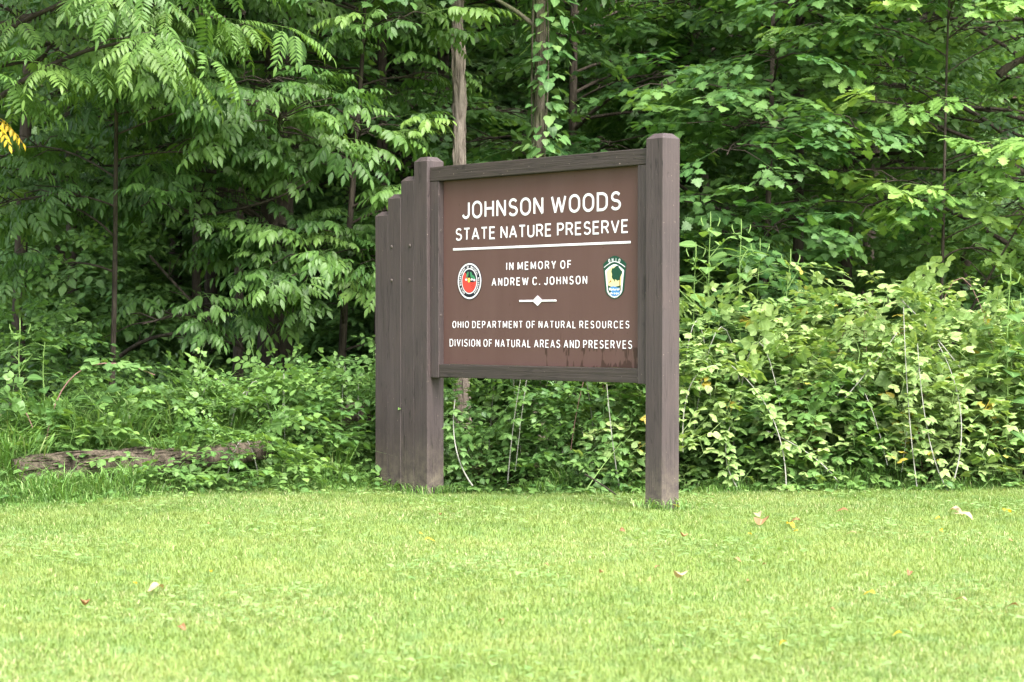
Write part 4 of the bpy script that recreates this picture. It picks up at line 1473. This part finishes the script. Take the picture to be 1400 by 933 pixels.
make_log('fallen_log', 'short rough log lying in long grass at lower left', (px(20, 13.2), 13.2, .105), (px(360, 13.5), 13.95, .22), .105, .06, 101, M['bark_log'])
make_log('fallen_log', 'longer half buried log among leaves left of the stepped posts', (px(345, 14.4), 14.5, .10), (px(505, 15.2), 15.2, .42), .12, .10, 102, M['bark_log'])

# dead branches and twigs in the dark interior
for k, (a0, a1, a2, r, lb) in enumerate((
        ((px(165, 16.5), 16.5, .80), (px(230, 16), 16.0, 1.12), (px(330, 16), 16.2, .86), .018, 'pale dead branch arching low in the shade at left'),
        ((px(205, 15.6), 15.6, 1.55), (px(280, 15.6), 15.5, 1.1), (px(345, 15.6), 15.6, .80), .011, 'thin dead branch slanting down to the right in the shade'),
        ((px(270, 15.6), 15.7, 1.85), (px(380, 15.5), 15.3, 1.9), (px(425, 15.2), 15.2, 2.08), .013, 'dark bare branch reaching right through the ash leaves'),
        ((px(1310, 16), 16.2, .9), (px(1340, 16), 16, 1.3), (px(1395, 16), 15.9, 1.85), .013, 'dark bare branch slanting right behind the bramble'),
        ((px(1365, 16.0), 16.0, 2.92), (px(1385, 16), 16, 3.05), (px(1440, 16), 16, 3.12), .035, 'thick black branch entering at the right edge'))):
    root = tag(empty('dead_branch', a0), lb, 'branch')
    b = Bucket()
    pp = bez(a0, a1, a2, 12) - np.asarray(a0)
    b.tube(pp, np.linspace(r, r * .45, 12), 7, .12)
    for _ in range(7):
        i = int(U(2, 10))
        d = unit(U(0, 6.28), U(-.2, .9)) * U(.1, .35)
        b.tube([pp[i], pp[i] + d * .6 + (0, 0, .02), pp[i] + d], [.005, .0035, .002], 4)
    b.build('wood', M['bark_log'] if k == 0 else M['bark_dark'], root)

# yellow leaf cluster at the upper left edge
yl = tag(empty('yellow_frond', (px(14, 13.2), 13.2, CAM_Z + (443 - 168) / FOC * 13.2)), 'cluster of bright yellow leaflets hanging at the left edge', 'leaves')
b = Bucket()
for k in range(3):
    b.add(frond(5, .26, LEAF_OVAL, .062, .5, .6), frames([unit(-.9 + .75 * k, -.35)], (0, -.5, 1), 0, .85), [(-.10, .02 * k, .02 * k)], U(-.2, .2), 0, 'add')
b.build('foliage', M['yellow'], yl)

# ------------------------------------------------------------------ ground cover, long grass, lawn
def blades(n, xy, h, w, lean, mat, name, label, var=None, tone=None, zoff=0.0):
    """curved grass blades as one mesh"""
    x, y = xy[:, 0], xy[:, 1]
    z = gz(x, y) + zoff
    a_ = U(0, 2 * math.pi, n)
    d = np.stack([np.cos(a_), np.sin(a_), 0 * a_], 1)
    f = a_ + U(-.9, .9, n) + math.pi / 2
    s_ = np.stack([np.cos(f), np.sin(f), 0 * a_], 1) * (w / 2)[:, None]
    base = np.stack([x, y, z - .005], 1)
    m1 = base + d * (lean * h * .30)[:, None] + np.array((0, 0, 1)) * (h * .58)[:, None]
    tip = base + d * (lean * h)[:, None] + np.array((0, 0, 1)) * (h * (1 - .38 * lean))[:, None]
    V = np.stack([base - s_, base + s_, m1 + s_ * .85, m1 - s_ * .85, tip], 1).reshape(-1, 3)
    o = np.arange(n)[:, None] * 5
    Q = o + np.array([[0, 1, 2, 3]])
    T = o + np.array([[3, 2, 4]])
    A = np.zeros((n, 5, 4))
    A[:, :, 0] = (U(0, 1, n) if var is None else var)[:, None]
    A[:, :, 1] = (np.zeros(n) if tone is None else tone)[:, None]
    A[:, :, 2] = 1
    A[:, :, 3] = 1
    me_ = mesh_np(name, V, Q, T, A.reshape(-1, 4))
    return tag(link_mesh(name, me_, mat), label, kind='stuff')


def patch(x, y):
    """slow variation of the turf"""
    return .5 + .25 * np.sin(x * 2.3 + 1.7 * np.sin(y * 1.1)) + .25 * np.sin(y * 2.9 + 1.3 * np.sin(x * 1.9 + 2))


n = 620000
yy = 5.2 + (14.4 - 5.2) * U(0, 1, n) ** .9
xx = U(-1, 1, n) * (yy * .262 + .75)
ok = (yy < edge(xx) + .12 * np.sin(xx * 7) + U(-.1, .12, n))
xy = np.stack([xx, yy], 1)[ok]
n = len(xy)
pv = patch(xy[:, 0], xy[:, 1])
dry = (U(0, 1, n) < .05 + .10 * (pv < .35))
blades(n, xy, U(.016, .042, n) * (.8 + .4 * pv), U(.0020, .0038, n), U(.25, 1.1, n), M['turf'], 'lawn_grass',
       'short bright green mown grass covering the foreground', np.clip((U(.12, 1.0, n) + .35 * (pv - .35)) * np.clip(.18 + (edge(xy[:, 0]) - xy[:, 1]) * .26, .18, 1), 0, 1), np.where(dry, U(.4, 1, n), 0))  # blades greener and darker toward the wood edge, its shade painted in

# clover and small round weeds in the lawn
cb = Bucket()
clo = Bucket()
for k in range(3):
    a_ = k * 2.094
    clo.add(LEAF_ROUND, frames([(math.cos(a_), math.sin(a_), .15)], (0, 0, 1), 0, .013), [(0, 0, .03)], .5)
clo = clo.tm()
n = 11000
yy = U(5.4, 14.0, n)
xx = U(-1, 1, n) * (yy * .262 + .6)
cp = np.sin(xx * 3.1 + 2) * np.sin(yy * 2.3 + xx)
ok = (yy < edge(xx)) & (cp > .25 + U(-.3, .3, n))
xx, yy = xx[ok], yy[ok]
n = len(xx)
az_ = U(0, 6.28, n)
cb.add(clo, frames(np.stack([np.cos(az_), np.sin(az_), U(-.3, .3, n)], 1), (0, 0, 1), U(-.3, .3, n), U(.8, 1.6, n)), np.stack([xx, yy, gz(xx, yy) + U(0, .012, n)], 1), U(0, 1, n), U(0, .6, n))
tag(cb.build('clover', M['clover']), 'small round clover leaves scattered through the lawn', kind='stuff')

# long grass at the left margin and thin tufts along the edge
na, nb, nc = 30000, 6500, 9000
xx = np.concatenate([U(-4.4, -1.15, na), U(-1.25, 4.6, nb), U(-4.4, -1.0, nc)])
off = np.concatenate([U(-.05, 2.0, na), U(-.08, .22, nb), U(-.22, .20, nc)])
yy = edge(xx) + off + .05 * np.sin(xx * 8)
k_ = np.sin(xx * 5 + yy * 3) * np.sin(yy * 4 + 1)
tuft = .75 + .35 * np.sin(xx * 9 + 2 * np.sin(yy * 7))
keepm = (k_ > -.30) | (off < .3)
hh = np.concatenate([U(.20, .46, na), U(.05, .15, nb) * np.where(np.sin(xx[na:na + nb] * 6) * np.sin(xx[na:na + nb] * 2.7 + 1) > .1, 1.7, 1), U(.06, .17, nc)]) * tuft
hh = hh * np.where(off < .10, .65, np.where((off > .8) & (xx < -1.3), 1.35, 1))
hh = np.where((yy < 13.25 + .55 * (xx + 3.08)) & (xx < -1.6), hh * np.where(np.sin(xx * 4.2 + .5) > -.2, .62, .30), hh)
xx, yy, hh = xx[keepm], yy[keepm], hh[keepm]
fx, fy = [], []
for x0_, x1_, k_ in ((-.57, .01, 300), (2.01, 2.17, 150)):
    for _ in range(k_):
        side_ = random.random()
        lx = random.uniform(x0_ - .04, x1_ + .04)
        ly = random.choice((random.uniform(-.07, -.005), random.uniform(-.05, .2))) if side_ < .7 else random.uniform(.14, .2)
        if x0_ < lx < x1_ and 0 < ly < .14:
            lx = x1_ + random.uniform(.004, .05)
        fx.append(SO[0] + lx * math.cos(SIGN_RZ) - ly * math.sin(SIGN_RZ))
        fy.append(SO[1] + lx * math.sin(SIGN_RZ) + ly * math.cos(SIGN_RZ))
xx, yy, hh = np.concatenate([xx, fx]), np.concatenate([yy, fy]), np.concatenate([hh, U(.05, .13, len(fx))])
n = len(xx)
blades(n, np.stack([xx, yy], 1), hh, .0045 + .012 * hh * U(.6, 1.3, n), U(.45, 1.5, n), M['long_grass'], 'long_grass',
       'long arching unmown grass along the lawn edge at left', U(0, 1, n), (U(0, 1, n) < .10) * U(.4, 1, n))

# low leafy ground cover beneath the bushes
gb = Bucket()
n = 5200
xx = U(-4.6, 4.8, n)
yy = edge(xx) + np.abs(rng.normal(0, 1, n)) * 1.4 - .06 - .22 * (np.sin(xx * 5.3) * np.sin(xx * 2.1 + 1) > .15) * U(0, 1, n)
az_ = U(0, 6.28, n)
D = np.stack([np.cos(az_), np.sin(az_), U(-.1, .5, n)], 1)
hz = U(.02, .22, n) * np.clip((yy - edge(xx)) * 2.0 + .25, .2, 1)
P = np.stack([xx, yy, gz(xx, yy) + hz], 1)
okg = ~((yy < 13.3 + .55 * (xx + 3.08)) & (xx < -1.9) & (U(0, 1, n) < .8))
D, P = D[okg], P[okg]
n = len(P)
which = rng.integers(0, 3, n)
tris = [trifoliate(.048, LEAF_WIDE), trifoliate(.042, LEAF_ROUND), trifoliate(.055, LEAF_OVAL)]
for k in range(3):
    mk = which == k
    gb.add(tris[k], frames(D[mk], (0, -.35, 1), U(-.3, .3, mk.sum()), U(.7, 1.3, mk.sum())), P[mk], U(-.4, .4, mk.sum()), U(0, .45, mk.sum()), 'add')
tag(gb.build('ground_cover', M['shade_leaf']), 'low leafy ground cover under the bushes at the wood edge', kind='stuff')

# sparse low plants on the floor of the wood
gb = Bucket()
n = 2600
xx = U(-6, 6.5, n)
yy = edge(xx) + 1.8 + U(0, 1, n) ** 1.3 * 11
az_ = U(0, 6.28, n)
D = np.stack([np.cos(az_), np.sin(az_), U(0, .5, n)], 1)
P = np.stack([xx, yy, gz(xx, yy) + U(.03, .5, n) * U(0, 1, n)], 1)
for k, t_ in enumerate(S):
    mk = (np.arange(n) % len(S)) == k
    gb.add(t_, frames(D[mk], (0, 0, 1), U(-.3, .3, mk.sum()), U(.6, 1.2, mk.sum())), P[mk], U(-.4, .3, mk.sum()), U(0, .2, mk.sum()), 'add')
tag(gb.build('woodland_floor_plants', M['shade_leaf']), 'low plants scattered over the shaded wood floor', kind='stuff')

# ------------------------------------------------------------------ fallen leaves and sticks on the lawn
def lawn_leaf(u, v, size, leaf, col, label, tilt=.3, curl=.4, group=None):
    y = CAM_Z * FOC / (v - 443)
    x = px(u, y)
    root_z = zz(x, y) + .03
    b = Bucket()
    t_ = Tm(leaf.V.copy(), leaf.Q, leaf.T, leaf.A)
    t_.V[:, 2] += curl * (t_.V[:, 1] ** 2) * 2 + .12 * np.sin(t_.V[:, 0] * 5)
    b.add(t_, frames([unit(U(0, 6.28), U(-.1, tilt))], (U(-.3, .3), -.15, 1), U(-.3, .3), size * .78), [(0, 0, 0)], col[0], col[1])
    o = b.build('fallen_leaf', M['dead_leaf'] if col[2] == 'd' else M['yellow'])
    o.location = (x, y, root_z)
    tag(o, label, 'leaf', group)


BR, TAN, PALE, YEL = (.05, 0, 'd'), (.6, .0, 'd'), (.8, .55, 'd'), (.6, .3, 'y')
for u, v, s, lf, colr, lb in (
        (117, 822, .075, LEAF_WIDE, BR, 'curled rust brown fallen leaf on the lawn at lower left'),
        (222, 801, .085, LEAF_ROUND, PALE, 'pale whitish fallen leaf near the rust brown one'),
        (245, 858, .05, LEAF_WIDE, BR, 'small dark fallen leaf below the pale one at lower left'),
        (601, 706, .07, LEAF_NARROW, BR, 'dark pointed leaf standing in the grass near the left post'),
        (933, 789, .085, LEAF_ROUND, PALE, 'pale pinkish fallen leaf in the middle of the lawn'),
        (1045, 713, .12, LEAF_ROUND, TAN, 'broad tan fallen leaf right of the right post'),
        (1036, 702, .085, LEAF_WIDE, PALE, 'whitish fallen leaf just behind the broad tan one'),
        (1076, 717, .08, LEAF_WIDE, YEL, 'yellow fallen leaf beside the broad tan one'),
        (1096, 712, .11, LEAF_OAK, TAN, 'tan lobed leaf lying right of the yellow one by the brambles'),
        (1160, 697, .09, LEAF_OVAL, BR, 'brown fallen leaf in front of the low canes'),
        (1298, 699, .13, LEAF_WIDE, PALE, 'long cream coloured leaf lying at right'),
        (1330, 712, .14, LEAF_OVAL, PALE, 'upright cream leaf standing in the grass at right'),
        (1374, 702, .09, LEAF_WIDE, YEL, 'yellow fallen leaf at the right edge of the lawn'),
        (1197, 810, .085, LEAF_OVAL, YEL, 'narrow yellow leaf on the lawn at lower right'),
        (1323, 819, .085, LEAF_OVAL, PALE, 'pale slender leaf on the lawn at lower right'),
        (1244, 781, .05, LEAF_WIDE, BR, 'small reddish leaf above the narrow yellow one'),
        (1394, 828, .07, LEAF_WIDE, BR, 'brown leaf cut off by the right edge of the lawn'),
        (1003, 766, .05, LEAF_WIDE, TAN, 'small orange tan leaf above right of the pale pinkish one'),
        (847, 725, .05, LEAF_WIDE, BR, 'small brown leaf in front of the right post'),
        (1172, 733, .09, LEAF_NARROW, PALE, 'thin straw coloured leaf lying in front of the brambles'),
        (936, 733, .06, LEAF_ROUND, TAN, 'small tan leaf below the right post'),
        (580, 738, .07, LEAF_OVAL, YEL, 'small yellow leaf on the lawn below the left post'),
        (918, 691, .07, LEAF_WIDE, YEL, 'yellow leaf against the foot of the right post')):
    lawn_leaf(u, v, s, lf, colr, lb, .9 if 'upright' in lb or 'standing' in lb else .25)
for k in range(18):
    v = random.uniform(690, 800) if k % 3 else random.uniform(690, 880)
    u = random.uniform(10, 1390)
    lawn_leaf(u, v, random.uniform(.025, .045), LEAF_WIDE, YEL if k % 2 else TAN,
              'tiny yellow leaf fleck lying in the lawn' if k % 2 else 'tiny tan leaf fleck lying in the lawn', .2, .4,
              'yellow leaf flecks on the lawn' if k % 2 else 'tan leaf flecks on the lawn')
root = tag(empty('fallen_stick', (px(800, 13.35), 13.35, .10)), 'curved brown stick lying in grass left of the right post', 'stick')
b = Bucket()
b.tube(bez((0, 0, 0), (.08, -.25, -.03), (px(842, 12.55) - px(800, 13.35), -.8, -.06), 10), np.linspace(.006, .004, 10), 6, .1)
b.build('wood', M['bark_log'], root)
